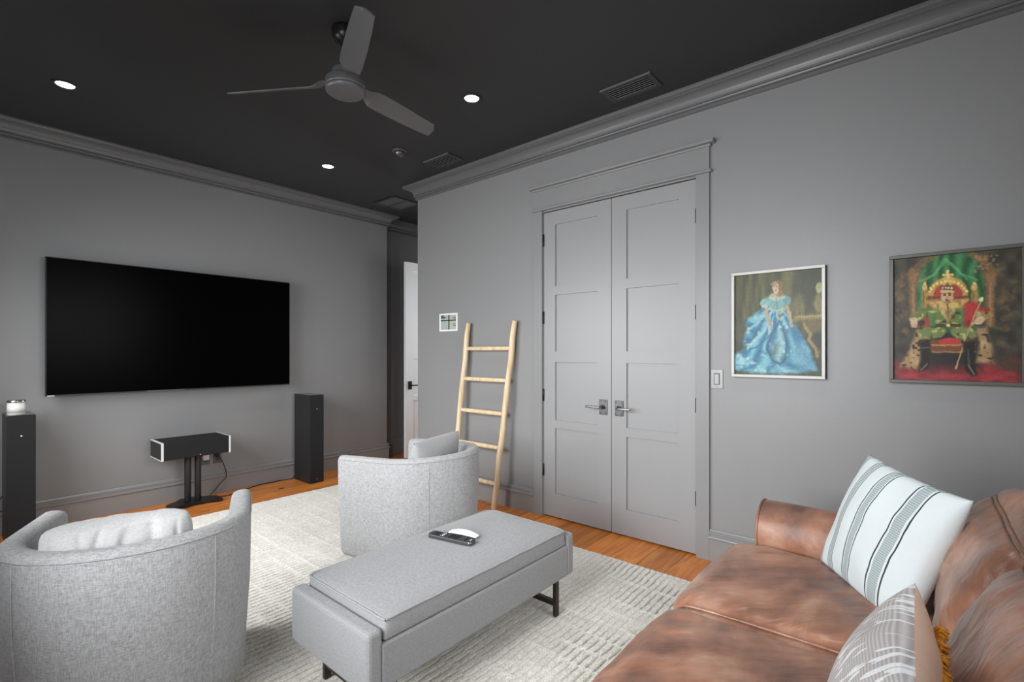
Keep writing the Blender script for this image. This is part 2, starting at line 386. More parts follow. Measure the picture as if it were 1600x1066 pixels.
def smooth_path(pts, n=10):
    P = [Vector(p) for p in pts]; P = [P[0]*2-P[1]]+P+[P[-1]*2-P[-2]]; out = []
    for i in range(1, len(P)-2):
        for k in range(n):
            t = k/n
            out.append(0.5*((2*P[i])+(P[i+1]-P[i-1])*t+(2*P[i-1]-5*P[i]+4*P[i+1]-P[i+2])*t*t+(3*P[i]-P[i-1]-3*P[i+1]+P[i+2])*t**3))
    out.append(P[-2]); return out
def prism(bm, poly, z0, z1):
    a = [bm.verts.new((x, y, z0)) for x, y in poly]; b = [bm.verts.new((x, y, z1)) for x, y in poly]
    bm.faces.new(list(reversed(a))); bm.faces.new(b); n = len(poly)
    for i in range(n): bm.faces.new((a[i], a[(i+1) % n], b[(i+1) % n], b[i]))
    return bm
def rrect(w, h, r, n=5):
    out = []
    for cx, cy, a0 in ((w/2-r, h/2-r, 0), (-w/2+r, h/2-r, 90), (-w/2+r, -h/2+r, 180), (w/2-r, -h/2+r, 270)):
        for k in range(n+1):
            a = R(a0+90*k/n); out.append((cx+r*math.cos(a), cy+r*math.sin(a)))
    return out

# ------------------------------------------------------------------ room shell
T = 0.13
def wall(name, boxes, label):
    bm = NB()
    for b_ in boxes: box(bm, *b_)
    return struct(obj(name, bm, wall_m), label)
DY0, DY1, DZ = 1.135, 2.355, 2.435      # closet door opening
wall('wall_right', [(XR, XR+T, YB-T, DY0, 0, ZC), (XR, XR+T, DY0, DY1, DZ, ZC), (XR, XR+T, DY1, 3.94, 0, ZC)], 'dark grey painted wall with the double doors')
wall('wall_back', [(XL-T, HX0, YT, YT+T+0.02, 0, ZC)], 'dark grey painted wall behind the television')
wall('wall_hall', [(HX0-0.02, HX+T, HY, HY+T, 0, ZC)], 'dark recessed wall of the hall past the television wall')
wall('wall_hall_side', [(XR+T, HX+T, 3.94-T, 3.94, 0, ZC)], 'grey hall wall around the corner')
HD0, HD1 = 4.05, 4.86                   # doorway in the hall end wall
wall('wall_hall_end', [(HX, HX+T, 3.94, HD0, 0, ZC), (HX, HX+T, HD1, HY, 0, ZC), (HX, HX+T, HD0, HD1, 2.46, ZC)], 'grey wall at the end of the hall')
def holed(x0, x1, wins, axis, name, a0, a1, label):
    bs = []; cur = a0
    for w0, w1, z0, z1 in wins:
        bs.append((cur, w0, 0, ZC)); bs.append((w0, w1, 0, z0)); bs.append((w0, w1, z1, ZC)); cur = w1
    bs.append((cur, a1, 0, ZC))
    if axis == 'y': return wall(name, [(x0, x1, p, q, r_, s_) for p, q, r_, s_ in bs], label)
    return wall(name, [(p, q, x0, x1, r_, s_) for p, q, r_, s_ in bs], label)
holed(XL-T, XL, WIN_L, 'y', 'wall_left', YB-T, YT, 'grey painted wall with two windows')
holed(YB-T, YB, WIN_ADDED, 'x', 'wall_front', XL, XR, 'grey painted wall behind the sofa')
struct(obj('ceiling', bx(XL-T, HX+T, YB-T, HY+T, ZC, ZC+0.1), ceil_m), 'charcoal painted ceiling, shade put into its colour')
# room beyond the hall doorway
wall('wall_beyond', [(6.2, 6.3, 3.2, 5.6, 0, ZC)], 'grey wall beyond the hall doorway')

wn = 0
def window(n, axis, pos, a0, a1, z0, z1, sgn):
    e = thing('window_%d' % n, None, None); struct(e, 'white framed window')
    def B(p0, p1, d0, d1, q0, q1):
        return bx(d0, d1, p0, p1, q0, q1) if axis == 'y' else bx(p0, p1, d0, d1, q0, q1)
    lo, hi = sorted((pos, pos+sgn*0.07))
    w = 0.05
    for p in ((a0, a0+w, z0, z1), (a1-w, a1, z0, z1), (a0+w, a1-w, z0, z0+w), (a0+w, a1-w, z1-w, z1)):
        obj('window_frame', B(p[0], p[1], lo, hi, p[2], p[3]), white_m, e)
    m = (z0+z1)/2; c = (a0+a1)/2
    obj('mullion', B(a0+w, a1-w, lo+.02, hi-.02, m-0.02, m+0.02), white_m, e)
    obj('mullion', B(c-0.012, c+0.012, lo+.02, hi-.02, z0+w, z1-w), white_m, e)
    for (p, q) in ((a0+w, c-.012), (c+.012, a1-w)):
        for (u, v) in ((z0+w, m-.02), (m+.02, z1-w)):
            obj('pane', B(p, q, (lo+hi)/2-.003, (lo+hi)/2+.003, u, v), gm, e)
for (a0, a1, z0, z1) in WIN_L:
    wn += 1; window(wn, 'y', XL-0.03, a0, a1, z0, z1, -1)
for (a0, a1, z0, z1) in WIN_ADDED:  # added window, made for the light behind the sofa
    wn += 1; window(wn, 'x', YB-0.03, a0, a1, z0, z1, -1)

# floor: subfloor plus planks
fl = obj('floor', bx(XL-T, 6.3, YB-T, HY+T, -0.08, -0.022), void_m); struct(fl, 'orange heart pine plank floor')
PW = 0.185
cache = {}
y = YB-0.02; row = 0
while y < HY+0.02:
    x = XL-0.02 - random.uniform(0, 1.6)
    while x < HX+0.1:
        L = random.choice((1.6, 2.0, 2.4, 2.8))
        x0 = max(x, XL-0.02); x1 = min(x+L, HX+0.1)
        if x1-x0 > 0.05:
            key = round(x1-x0, 3)
            if key not in cache:
                b_ = bx(0, key-0.0015, 0, PW-0.0018, -0.022, 0); me = bpy.data.meshes.new('plank'); bmesh.ops.recalc_face_normals(b_, faces=b_.faces); b_.to_mesh(me); b_.free(); me.materials.append(plank_m); cache[key] = me
            p = link('plank', cache[key], None, fl); p.location = (x0, y, 0)
        x += L
    y += PW; row += 1

# mouldings: sweep a profile around the room outline
OUT = [(XR, YB), (XR, 3.94), (HX, 3.94), (HX, HY), (HX0, HY), (HX0, YT), (XL, YT), (XL, YB)]
def mit(i):
    n = len(OUT); p0, p1, p2 = Vector(OUT[i-1]), Vector(OUT[i]), Vector(OUT[(i+1) % n])
    d1 = (p1-p0).normalized(); d2 = (p2-p1).normalized()
    n1 = Vector((-d1.y, d1.x)); n2 = Vector((-d2.y, d2.x))
    m = (n1+n2); m = m/m.length; return m/m.dot(n1)
def sweep_edge(prof, i, t0=None, t1=None):
    n = len(OUT); a, b = Vector(OUT[i]), Vector(OUT[(i+1) % n]); d = (b-a).normalized(); nn = Vector((-d.y, d.x))
    ma, mb = mit(i), mit((i+1) % n)
    if t0 is not None: a = a+d*t0; ma = nn
    if t1 is not None: b = Vector(OUT[i])+d*t1; mb = nn
    bm = NB()
    ra = [bm.verts.new((a.x+ma.x*o_, a.y+ma.y*o_, z)) for o_, z in prof]
    rb = [bm.verts.new((b.x+mb.x*o_, b.y+mb.y*o_, z)) for o_, z in prof]
    k = len(prof)
    for j in range(k): bm.faces.new((ra[j], ra[(j+1) % k], rb[(j+1) % k], rb[j]))
    bm.faces.new(ra); bm.faces.new(list(reversed(rb)))
    return bm
z = ZC
crown = [(0, 2.850), (0.010, 2.850), (0.018, 2.855), (0.018, 2.864), (0.012, 2.867), (0.012, 2.871), (0.026, 2.876), (0.030, 2.884), (0.024, 2.889)]
for k in range(9):                                   # cove
    a = k/8*PI/2; crown.append((0.030+0.058*(1-math.cos(a)), 2.890+0.062*math.sin(a)))
crown += [(0.088, 2.957), (0.096, 2.959), (0.108, 2.963), (0.110, 2.972), (0.110, z), (0, z)]
names = {0: 'right', 1: 'hall side', 2: 'hall end', 3: 'recessed hall wall', 4: 'corner return', 5: 'television wall', 6: 'left wall', 7: 'sofa wall'}
tn = 0
for i in range(8):
    tn += 1
    struct(obj('trim_%d' % tn, sweep_edge(crown, i), crown_m), 'dark crown moulding along the '+names[i])
base = [(0, 0), (0.018, 0), (0.018, 0.138), (0.026, 0.141), (0.030, 0.149), (0.026, 0.157), (0.017, 0.160), (0.017, 0.172), (0.021, 0.176), (0.021, 0.184), (0.012, 0.190), (0.010, 0.2), (0, 0.2)]
CW = 0.088
struct(obj('baseboard_right', sweep_edge(base, 0, 0, DY0-YB-CW), trim_m), 'grey baseboard beside the sofa')
struct(obj('baseboard_right_far', sweep_edge(base, 0, DY1-YB+CW, None), trim_m), 'grey baseboard behind the ladder')
struct(obj('baseboard_hall_side', sweep_edge(base, 1), trim_m), 'grey baseboard around the hall corner')
struct(obj('baseboard_hall', sweep_edge(base, 3), trim_m), 'dark baseboard of the recessed hall wall')
struct(obj('baseboard_return', sweep_edge(base, 4), trim_m), 'short baseboard on the corner return')
struct(obj('baseboard_back', sweep_edge(base, 5), trim_m), 'grey baseboard below the television')
struct(obj('baseboard_left', sweep_edge(base, 6), trim_m), 'grey baseboard below the windows')
struct(obj('baseboard_front', sweep_edge(base, 7), trim_m), 'grey baseboard behind the sofa')

# ------------------------------------------------------------------ double door with casing
cs = thing('trim_9', None, None); struct(cs, 'grey door casing with stepped header cap')
X0 = XR
for (a, b) in ((DY0-CW, DY0-0.004), (DY1+0.004, DY1+CW)):
    obj('side_casing', bx(X0-0.02, X0, a, b, 0, 2.445), trim_m, cs, bevel=0.002, seg=1)
obj('jamb', bx(X0-0.001, X0+T, DY0-0.02, DY0-0.004, 0, 2.445), trim_m, cs)
obj('jamb', bx(X0-0.001, X0+T, DY1+0.004, DY1+0.02, 0, 2.445), trim_m, cs)
obj('bead', bx(X0-0.036, X0, DY0-CW-0.016, DY1+CW+0.016, 2.445, 2.462), trim_m, cs, bevel=0.006, seg=2)
obj('frieze', bx(X0-0.02, X0, DY0-CW, DY1+CW, 2.462, 2.606), trim_m, cs)
obj('cap_lower', bx(X0-0.034, X0, DY0-CW-0.012, DY1+CW+0.012, 2.606, 2.622), trim_m, cs, bevel=0.006, seg=2)
obj('cap_upper', bx(X0-0.055, X0, DY0-CW-0.034, DY1+CW+0.034, 2.622, 2.645), trim_m, cs, bevel=0.004, seg=2)
obj('closet_back', bx(X0+0.10, X0+T, DY0, DY1, 0, DZ), void_m, cs)

ROWS = [(0.195, 0.712), (0.775, 1.235), (1.318, 1.765), (1.835, 2.322)]
def leaf(parent, y0, y1, xf, mat, zb=0.012, zt=DZ-0.008, py0=None, py1=None):
    """door leaf in the plane x = xf facing -X; stiles and rails proud of the recessed panels"""
    bm = NB(); th = 0.036; rec = 0.013
    box(bm, xf, xf+th, y0, py0, zb, zt); box(bm, xf, xf+th, py1, y1, zb, zt)
    zs = [zb]+[v for r_ in ROWS for v in r_]+[zt]
    for k in range(0, len(zs), 2): box(bm, xf, xf+th, py0, py1, zs[k], zs[k+1])
    lf = obj('leaf', bm, mat, parent)
    for a, b in ROWS:
        obj('panel', bx(xf+rec, xf+th-0.008, py0, py1, a, b), mat, lf)
    return lf
dd = thing('door_1', None, None); struct(dd, 'grey closed double door with four recessed panels per leaf')
MID = 1.7475; XF = XR+0.004
la = leaf(dd, MID+0.002, DY1-0.001, XF, door_m, py0=1.863, py1=2.244)
lb = leaf(dd, DY0+0.001, MID-0.002, XF, door_m, py0=1.252, py1=1.628)
for lf, yy, zs in ((la, DY1+0.001, (2.21, 1.59, 0.97, 0.37)), (lb, DY0-0.001, (2.19, 1.57, 0.97, 0.37))):
    for zz in zs:
        hg = obj('hinge', lathe(NB(), [(0, -0.05), (0.004, -0.049), (0.0075, -0.045), (0.0075, 0.045), (0.004, 0.049), (0, 0.05)], (XF-0.006, yy, zz), 10), blackmetal_m, lf, smooth=True)
def lever(lf, yc, sgn, plate_m, bar_m):
    pl = obj('handle_plate', bx(XF-0.010, XF, yc-0.032, yc+0.032, 0.855, 0.965), plate_m, lf, bevel=0.003)
    for a in (-0.022, 0.022):
        for b in (0.868, 0.952):
            obj('screw', lathe(NB(), [(0, 0), (0.004, 0), (0.003, 0.003), (0, 0.003)], (XF-0.013, yc+a, b), 8, 'x'), blackmetal_m, lf)
    obj('lever', tube(NB(), smooth_path([(XF-0.008, yc, 0.912), (XF-0.045, yc, 0.912), (XF-0.058, yc+sgn*0.012, 0.912), (XF-0.06, yc+sgn*0.04, 0.912), (XF-0.06, yc+sgn*0.115, 0.912)], 6), 0.0075, 10), bar_m, lf, smooth=True)
    obj('rose', lathe(NB(), [(0, 0), (0.016, 0), (0.014, 0.012), (0, 0.012)], (XF-0.022, yc, 0.912), 16, 'x'), blackmetal_m, lf)
lever(la, 1.812, 1, pewter_m, lever_m); lever(lb, 1.683, -1, pewter_m, lever_m)

# white hall door, standing open in front of the hall wall
hd = thing('door_2', None, None); struct(hd, 'white panelled door standing open in the hall')
HL = 0.80
lf = leaf(hd, 0, HL, 0, white_m, py0=0.115, py1=HL-0.115)
zz = 0.905
obj('handle_plate', bx(-0.010, 0, 0.035, 0.088, zz-0.05, zz+0.05), blackmetal_m, lf, bevel=0.002)
obj('lever', tube(NB(), smooth_path([(-0.006, 0.062, zz), (-0.045, 0.062, zz), (-0.055, 0.075, zz), (-0.056, 0.18, zz)], 6), 0.0075, 8), blackmetal_m, lf, smooth=True)
obj('latch', bx(0.010, 0.026, -0.004, 0.0, zz-0.03, zz+0.03), silver_m, lf)
# leaf local: x = thickness (faces -x), y = width.  Rotate so that it faces -Y and runs along +X
hd.location = (3.745, 4.885, 0); hd.rotation_euler = (0, 0, R(-90))
hd.scale = (1, 1, 1)
# rotation by -90 maps local y to +X and local -x to +Y: flip it so the face looks at -Y
hd.rotation_euler = (0, 0, R(90)); 
for ch in list(lf.children)+[lf]:
    pass
hd.matrix_world = Matrix.Translation((3.745, 4.885, 0)) @ Matrix(((0, 1, 0, 0), (1, 0, 0, 0), (0, 0, 1, 0), (0, 0, 0, 1)))
def bake(o, M):
    """put the transform into the meshes so that no mirrored scale is left on the object"""
    for c in o.children: bake(c, M)
    if o.data:
        o.data.transform(M); o.data.flip_normals()
M_ = hd.matrix_world.copy(); hd.matrix_world = Matrix.Identity(4); bake(hd, M_)
dc = thing('trim_10', None, None); struct(dc, 'white casing of the hall doorway')
for a, b in ((HD0-0.08, HD0), (HD1, HD1+0.08)):
    obj('side_casing', bx(HX-0.02, HX+0.0, a, b, 0, 2.46), white_m, dc)
obj('head_casing', bx(HX-0.02, HX, HD0-0.08, HD1+0.08, 2.46, 2.54), white_m, dc)

# ------------------------------------------------------------------ ceiling things
def downlight(x, y, label):
    t = thing('recessed_light', label, 'ceiling light', (x, y, ZC), 0, 'recessed ceiling lights')
    bm = NB()
    lathe(bm, [(0.047, -0.001), (0.050, -0.007), (0.060, -0.006), (0.068, 0.0), (0.047, 0.0)], n=32)
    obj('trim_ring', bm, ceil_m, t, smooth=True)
    obj('lens', lathe(NB(), [(0, -0.002), (0.046, -0.002), (0.046, 0.0), (0, 0.0)], n=32), lamp_m, t)
    l = bpy.data.lights.new('downlight_beam', 'SPOT'); l.energy = 46; l.spot_size = R(84); l.spot_blend = 1.0; l.shadow_soft_size = 0.045; l.color = (1, 0.98, 0.95)
    o = bpy.data.objects.new('downlight_beam', l); COL.objects.link(o); o.location = (0, 0, -0.012); o.parent = t
downlight(0.53, 4.11, 'lit recessed ceiling light above the left tower speaker')
downlight(2.29, 2.29, 'lit recessed ceiling light right of the fan')
downlight(2.29, 4.11, 'lit recessed ceiling light near the far right end of the television wall')
downlight(2.40, 0.50, 'lit recessed ceiling light above the leather sofa')

def vent(x0, x1, y0, y1, label, n=6):
    t = thing('air_vent', label, 'vent', ((x0+x1)/2, (y0+y1)/2, ZC), 0, 'supply vents in the ceiling')
    w, h = (x1-x0)/2, (y1-y0)/2; f = 0.028
    bm = NB()
    for a in ((-w, w, -h, -h+f), (-w, w, h-f, h), (-w, -w+f, -h+f, h-f), (w-f, w, -h+f, h-f)):
        box(bm, a[0], a[1], a[2], a[3], -0.008, 0)
    obj('frame', bm, vent_m, t, bevel=0.003, seg=1)
    obj('lip', bx(-w-0.001, -w+0.003, -h, h, -0.010, 0), crown_m, t)
    obj('duct', bx(-w+f, w-f, -h+f, h-f, -0.0015, 0), void_m, t)
    me = None
    sp = (2*w-2*f)/n
    for k in range(n):
        if me is None:
            b_ = NB(); box(b_, -sp*0.17, sp*0.17, -h+f, h-f, -0.0012, 0.0012)
            bmesh.ops.rotate(b_, cent=(0, 0, 0), matrix=Matrix.Rotation(R(-12), 3, 'Y'), verts=b_.verts)
            me = bpy.data.meshes.new('slat'); b_.to_mesh(me); b_.free(); me.materials.append(crown_m)
        s = link('slat', me, None, t); s.location = (-w+f+sp*(k+0.5), 0, -0.0055)
vent(2.757, 2.945, 1.262, 1.602, 'dark slatted ceiling vent above the double doors')
vent(2.779, 2.970, 3.060, 3.381, 'dark slatted ceiling vent nearer the hall corner')
t = thing('return_grille', 'square framed return air grille in the hall ceiling', 'vent', (3.36, 4.53, ZC))
bm = NB(); w = 0.185; f = 0.022
for a in ((-w, w, -w, -w+f), (-w, w, w-f, w), (-w, -w+f, -w+f, w-f), (w-f, w, -w+f, w-f)): box(bm, a[0], a[1], a[2], a[3], -0.014, 0)
obj('frame', bm, vent_m, t, bevel=0.004, seg=1)
obj('filter_face', bx(-w+f, w-f, -w+f, w-f, -0.004, 0), fan_m, t)
obj('centre_bar', bx(-0.006, 0.006, -w+f, w-f, -0.009, -0.004), vent_m, t)

t = thing('smoke_detector', 'small domed smoke detector on the ceiling', 'smoke detector', (2.50, 3.345, ZC))
obj('mount', lathe(NB(), [(0, 0), (0.058, 0), (0.058, -0.008), (0.05, -0.012), (0, -0.012)]), fan_m, t, smooth=True, bevel=0.001)
obj('dome', lathe(NB(), [(0.046, -0.012), (0.046, -0.02), (0.043, -0.034), (0.034, -0.044), (0.02, -0.050), (0, -0.051)]), pewter_m, t, smooth=True)

# fan
t = thing('ceiling_fan', 'dark three-blade ceiling fan on a short rod', 'ceiling fan', (1.385, 2.31, ZC))
obj('canopy', lathe(NB(), [(0, 0), (0.068, 0), (0.069, -0.012), (0.066, -0.032), (0.055, -0.055), (0.038, -0.070), (0.022, -0.076), (0, -0.076)]), canopy_m, t, smooth=True)
obj('down_rod', lathe(NB(), [(0.0125, -0.07), (0.0125, -0.215)], n=16), canopy_m, t, smooth=True)
obj('rod_collar', lathe(NB(), [(0, -0.070), (0.021, -0.072), (0.021, -0.086), (0.0125, -0.09), (0, -0.09)], n=20), canopy_m, t, smooth=True)
obj('upper_housing', lathe(NB(), [(0, -0.195), (0.025, -0.197), (0.062, -0.206), (0.068, -0.214), (0.068, -0.258), (0, -0.258)]), fan_m, t, smooth=True, bevel=0.002)
obj('motor_housing', lathe(NB(), [(0, -0.25), (0.085, -0.252), (0.099, -0.262), (0.101, -0.27), (0.101, -0.300), (0.0985, -0.303), (0.0985, -0.306), (0.100, -0.309), (0.099, -0.318), (0.092, -0.326), (0, -0.328)]), fan_m, t, smooth=True, bevel=0.001)
def blade_mesh():
    bm = NB()
    secs = []
    pitch = R(26)
    # (radius, half chord lead, half chord trail, z, pitch factor)
    S = [(0.095, 0.022, 0.022, 0.012, 0.2), (0.125, 0.026, 0.030, 0.008, 0.25), (0.150, 0.040, 0.045, -0.004, 0.8), (0.175, 0.054, 0.052, -0.010, 1.0), (0.24, 0.057, 0.055, -0.010, 1.0), (0.40, 0.054, 0.053, -0.012, 1.0), (0.53, 0.049, 0.048, -0.014, 1.0), (0.610, 0.044, 0.042, -0.015, 1.0), (0.635, 0.012, 0.041, -0.015, 1.0)]
    th = 0.0045
    for r_, l_, tr_, z_, pf in S:
        p = pitch*pf; ring = []
        for (c_, dz) in ((l_, th*.4), (0.3*l_, th), (-0.5*tr_, th), (-tr_, th*.4), (-tr_, -th*.4), (-0.5*tr_, -th), (0.3*l_, -th), (l_, -th*.4)):
            # chord direction is -y (axis rotated by -90 deg) and rises towards it
            ring.append(bm.verts.new((r_, -c_*math.cos(p)+dz*math.sin(p), z_+c_*math.sin(p)+dz*math.cos(p))))
        secs.append(ring)
    for a, b in zip(secs, secs[1:]):
        for k in range(8): bm.faces.new((a[k], a[(k+1) % 8], b[(k+1) % 8], b[k]))
    bm.faces.new(secs[0]); bm.faces.new(list(reversed(secs[-1])))
    bmesh.ops.recalc_face_normals(bm, faces=bm.faces)
    me = bpy.data.meshes.new('blade'); bm.to_mesh(me); bm.free(); me.materials.append(fan_m); return me
bme = blade_mesh()
for k, a in enumerate((124, 5, -114)):
    b_ = link('blade', bme, None, t); b_.location = (0, 0, -0.275); b_.rotation_euler = (0, 0, R(a))

# ------------------------------------------------------------------ television and speakers
t = thing('television', 'large wall-mounted flat television with a black screen', 'television', (1.44, 4.965, 0))
TX, TZ0, TZ1 = 0.909, 0.984, 2.022
obj('screen', bx(-TX+0.006, TX-0.006, -0.003, 0.0, TZ0+0.010, TZ1-0.006), screen_m, t)
bm = NB(); box(bm, -TX, TX, -0.001, 0.022, TZ0, TZ1)
obj('panel', bm, tvbody_m, t, bevel=0.002, seg=1)
bm = NB(); box(bm, -TX+0.02, TX-0.02, 0.022, 0.07, TZ0+0.02, TZ1-0.14)
obj('rear_housing', bm, tvbody_m, t, bevel=0.01)
obj('wall_mount', bx(-0.35, 0.35, 0.07, 0.105, 1.3, 1.75), blackmetal_m, t)
obj('bottom_bezel', bx(-TX, TX, -0.004, 0.0, TZ0, TZ0+0.008), tvbody_m, t)
obj('badge', bx(-0.29, -0.02, -0.0055, -0.004, TZ0+0.0005, TZ0+0.0075), pewter_m, t)
obj('badge', bx(-TX+0.01, -TX+0.05, -0.0055, -0.004, TZ0+0.001, TZ0+0.006), silver_m, t)

def tower(x0, x1, y0, y1, h, label):
    cx, cy = (x0+x1)/2, (y0+y1)/2
    t = thing('tower_speaker', label, 'speaker', (cx, cy, 0), 0, 'black tower speakers')
    w, d = (x1-x0)/2, (y1-y0)/2
    obj('cabinet', bx(-w, w, -d+0.012, d, 0.0, h-0.004), spkside_m, t, bevel=0.004)
    obj('grille', bx(-w+0.001, w-0.001, -d, -d+0.014, 0.006, h-0.006), spk_m, t, bevel=0.004)
    obj('top_plate', bx(-w+0.003, w-0.003, -d+0.004, d-0.002, h-0.004, h), spktop_m, t, bevel=0.001, seg=1)
    obj('logo', lathe(NB(), [(0, 0), (0.005, 0), (0.005, 0.0015), (0, 0.0015)], (0, -d-0.0015, h*0.84), 10, 'y'), silver_m, t)
    obj('logo', lathe(NB(), [(0, 0), (0.003, 0), (0.003, 0.0015), (0, 0.0015)], (0, -d-0.0015, 0.04), 10, 'y'), silver_m, t)
    obj('terminal_plate', bx(-0.03, 0.03, d, d+0.006, 0.1, 0.2), plastdk_m, t)
tower(2.415, 2.563, 4.678, 5.005, 0.885, 'black tower speaker standing right of the television')
tower(0.312, 0.456, 4.690, 5.000, 0.885, 'black tower speaker with a white candle jar on top')
t = thing('candle_jar', 'small white candle jar with a silver lid on the tower speaker', 'candle', (0.366, 4.775, 0.885))
obj('jar', lathe(NB(), [(0, 0), (0.043, 0), (0.0455, 0.004), (0.0455, 0.078), (0.043, 0.083), (0, 0.083)], n=32), wax_m, t, smooth=True, bevel=0.001)
obj('label_band', lathe(NB(), [(0.0456, 0.012), (0.0462, 0.012), (0.0462, 0.066), (0.0456, 0.066)], n=32), wax_m, t, smooth=True)
obj('lid', lathe(NB(), [(0, 0.083), (0.0465, 0.083), (0.047, 0.086), (0.047, 0.096), (0.045, 0.098), (0, 0.098)], n=32), lever_m, t, smooth=True)

t = thing('center_speaker', 'black centre speaker with silver end caps on a low stand', 'speaker', (1.44, 4.855, 0.43))
w, d, h = 0.256, 0.155, 0.146
obj('cabinet', bx(-w+0.016, w-0.016, -d+0.004, d, 0.002, h-0.002), spk_m, t, bevel=0.004)
obj('grille', bx(-w+0.016, w-0.016, -d-0.002, -d+0.006, 0.006, h-0.004), spk_m, t, bevel=0.003)
for s in (-1, 1):
    bm = NB(); a, b = sorted((s*(w-0.016), s*w))
    box(bm, a, b, -d, d, 0, h)
    cap = obj('end_cap', bm, spkside_m, t, bevel=0.002, seg=1)
    a, b = sorted((s*(w-0.014), s*(w+0.001)))
    for q in ((-d-0.002, -d+0.010, 0, h), (-d+0.01, d, h-0.007, h+0.001), (-d+0.01, d, -0.001, 0.007)):
        obj('silver_edge', bx(a, b, q[0], q[1], q[2], q[3]), silver_m, cap)
obj('logo', lathe(NB(), [(0, 0), (0.004, 0), (0.004, 0.0015), (0, 0.0015)], (0.02, -d-0.0035, 0.018), 10, 'y'), silver_m, t)
t = thing('speaker_stand', 'black two-column stand under the centre speaker', 'speaker stand', (1.45, 4.865, 0))
bm = NB(); poly = []
for k in range(13):
    u = -1+2*k/12; poly.append((0.195*u, -0.135+0.045*(1-u*u)+0.0))
poly += [(0.195, 0.0), (0.11, 0.06), (0.06, 0.115), (-0.06, 0.115), (-0.11, 0.06), (-0.195, 0.0)]
obj('base_plate', prism(bm, poly, 0.004, 0.03), blackmetal_m, t, bevel=0.004)
for x in (-0.035, 0.042):
    obj('column', lathe(NB(), [(0.025, 0.03), (0.025, 0.42)], (x, 0.0, 0), 24), spkside_m, t, smooth=True, bevel=0.001)
obj('top_plate', bx(-0.11, 0.11, -0.09, 0.09, 0.42, 0.43), blackmetal_m, t)
for x in (-0.17, 0.17): obj('foot', lathe(NB(), [(0, 0), (0.012, 0), (0.012, 0.004), (0, 0.004)], (x, -0.04, 0), 10), blackmetal_m, t)

def outlet(x, z, label):
    t = thing('wall_outlet', label, 'outlet', (x, YT, z))
    obj('plate', bx(-0.036, 0.036, -0.006, 0, -0.058, 0.058), outlet_m, t, bevel=0.002)
    for dz in (-0.02, 0.02):
        s = obj('socket', prism(NB(), [(a, b+dz) for a, b in rrect(0.034, 0.028, 0.01)], 0, 0.002), plastdk_m, t)
        s.rotation_euler = (R(90), 0, 0); s.location = (0, -0.006, 0)
    return t
outlet(1.615, 0.335, 'grey wall outlet behind the speaker stand, white plug in it')
outlet(1.715, 0.335, 'grey wall outlet with a black cord plugged in')
t = obj('power_adapter', bx(1.585, 1.635, YT-0.045, YT-0.0085, 0.325, 0.385), plastic_m, bevel=0.005); tag(t, 'small white power adapter plugged in behind the speaker stand', 'adapter')
t = thing('power_lead', 'black power lead hanging from the outlet to the floor', 'cord', (1.705, YT-0.01, 0.335))
obj('plug', lathe(NB(), [(0, 0), (0.016, 0.0), (0.018, 0.012), (0.014, 0.03), (0, 0.032)], (0, -0.034, 0.02), 14, 'y'), cord_m, t, smooth=True)
obj('cable', tube(NB(), smooth_path([(0, -0.036, 0.02), (0.025, -0.05, -0.02), (0.055, -0.045, -0.10), (0.07, -0.04, -0.19), (0.02, -0.05, -0.235), (-0.05, -0.075, -0.30), (-0.10, -0.10, -0.329)], 8), 0.004, 6), cord_m, t, smooth=True)
tag(obj('speaker_cable', tube(NB(), smooth_path([(1.62, 4.92, 0.004), (1.75, 4.885, 0.004), (1.9, 4.95, 0.004), (2.05, 5.028, 0.004), (2.2, 5.03, 0.005), (2.3, 5.035, 0.004), (2.40, 5.02, 0.006), (2.45, 5.03, 0.06), (2.48, 5.015, 0.15)], 8), 0.0045, 6), cord_m, smooth=True), 'black speaker cable lying along the baseboard', 'cord')
for k, (dx, h0) in enumerate(((0.0, 0.30), (0.03, 0.18))):
    tag(obj('speaker_cable', tube(NB(), smooth_path([(0.40-0.035*k, 5.02+0.012*k, 0.16), (0.33-dx, 5.03, h0), (0.26-dx, 5.025, 0.14), (0.28-dx, 5.02, 0.05), (0.22-dx, 5.00-0.02*k, 0.005), (0.05-dx, 5.01, 0.005)], 8), 0.004, 6), cord_m, smooth=True), ('upper' if k == 0 else 'lower')+' black cable looping behind the left tower speaker', 'cord')

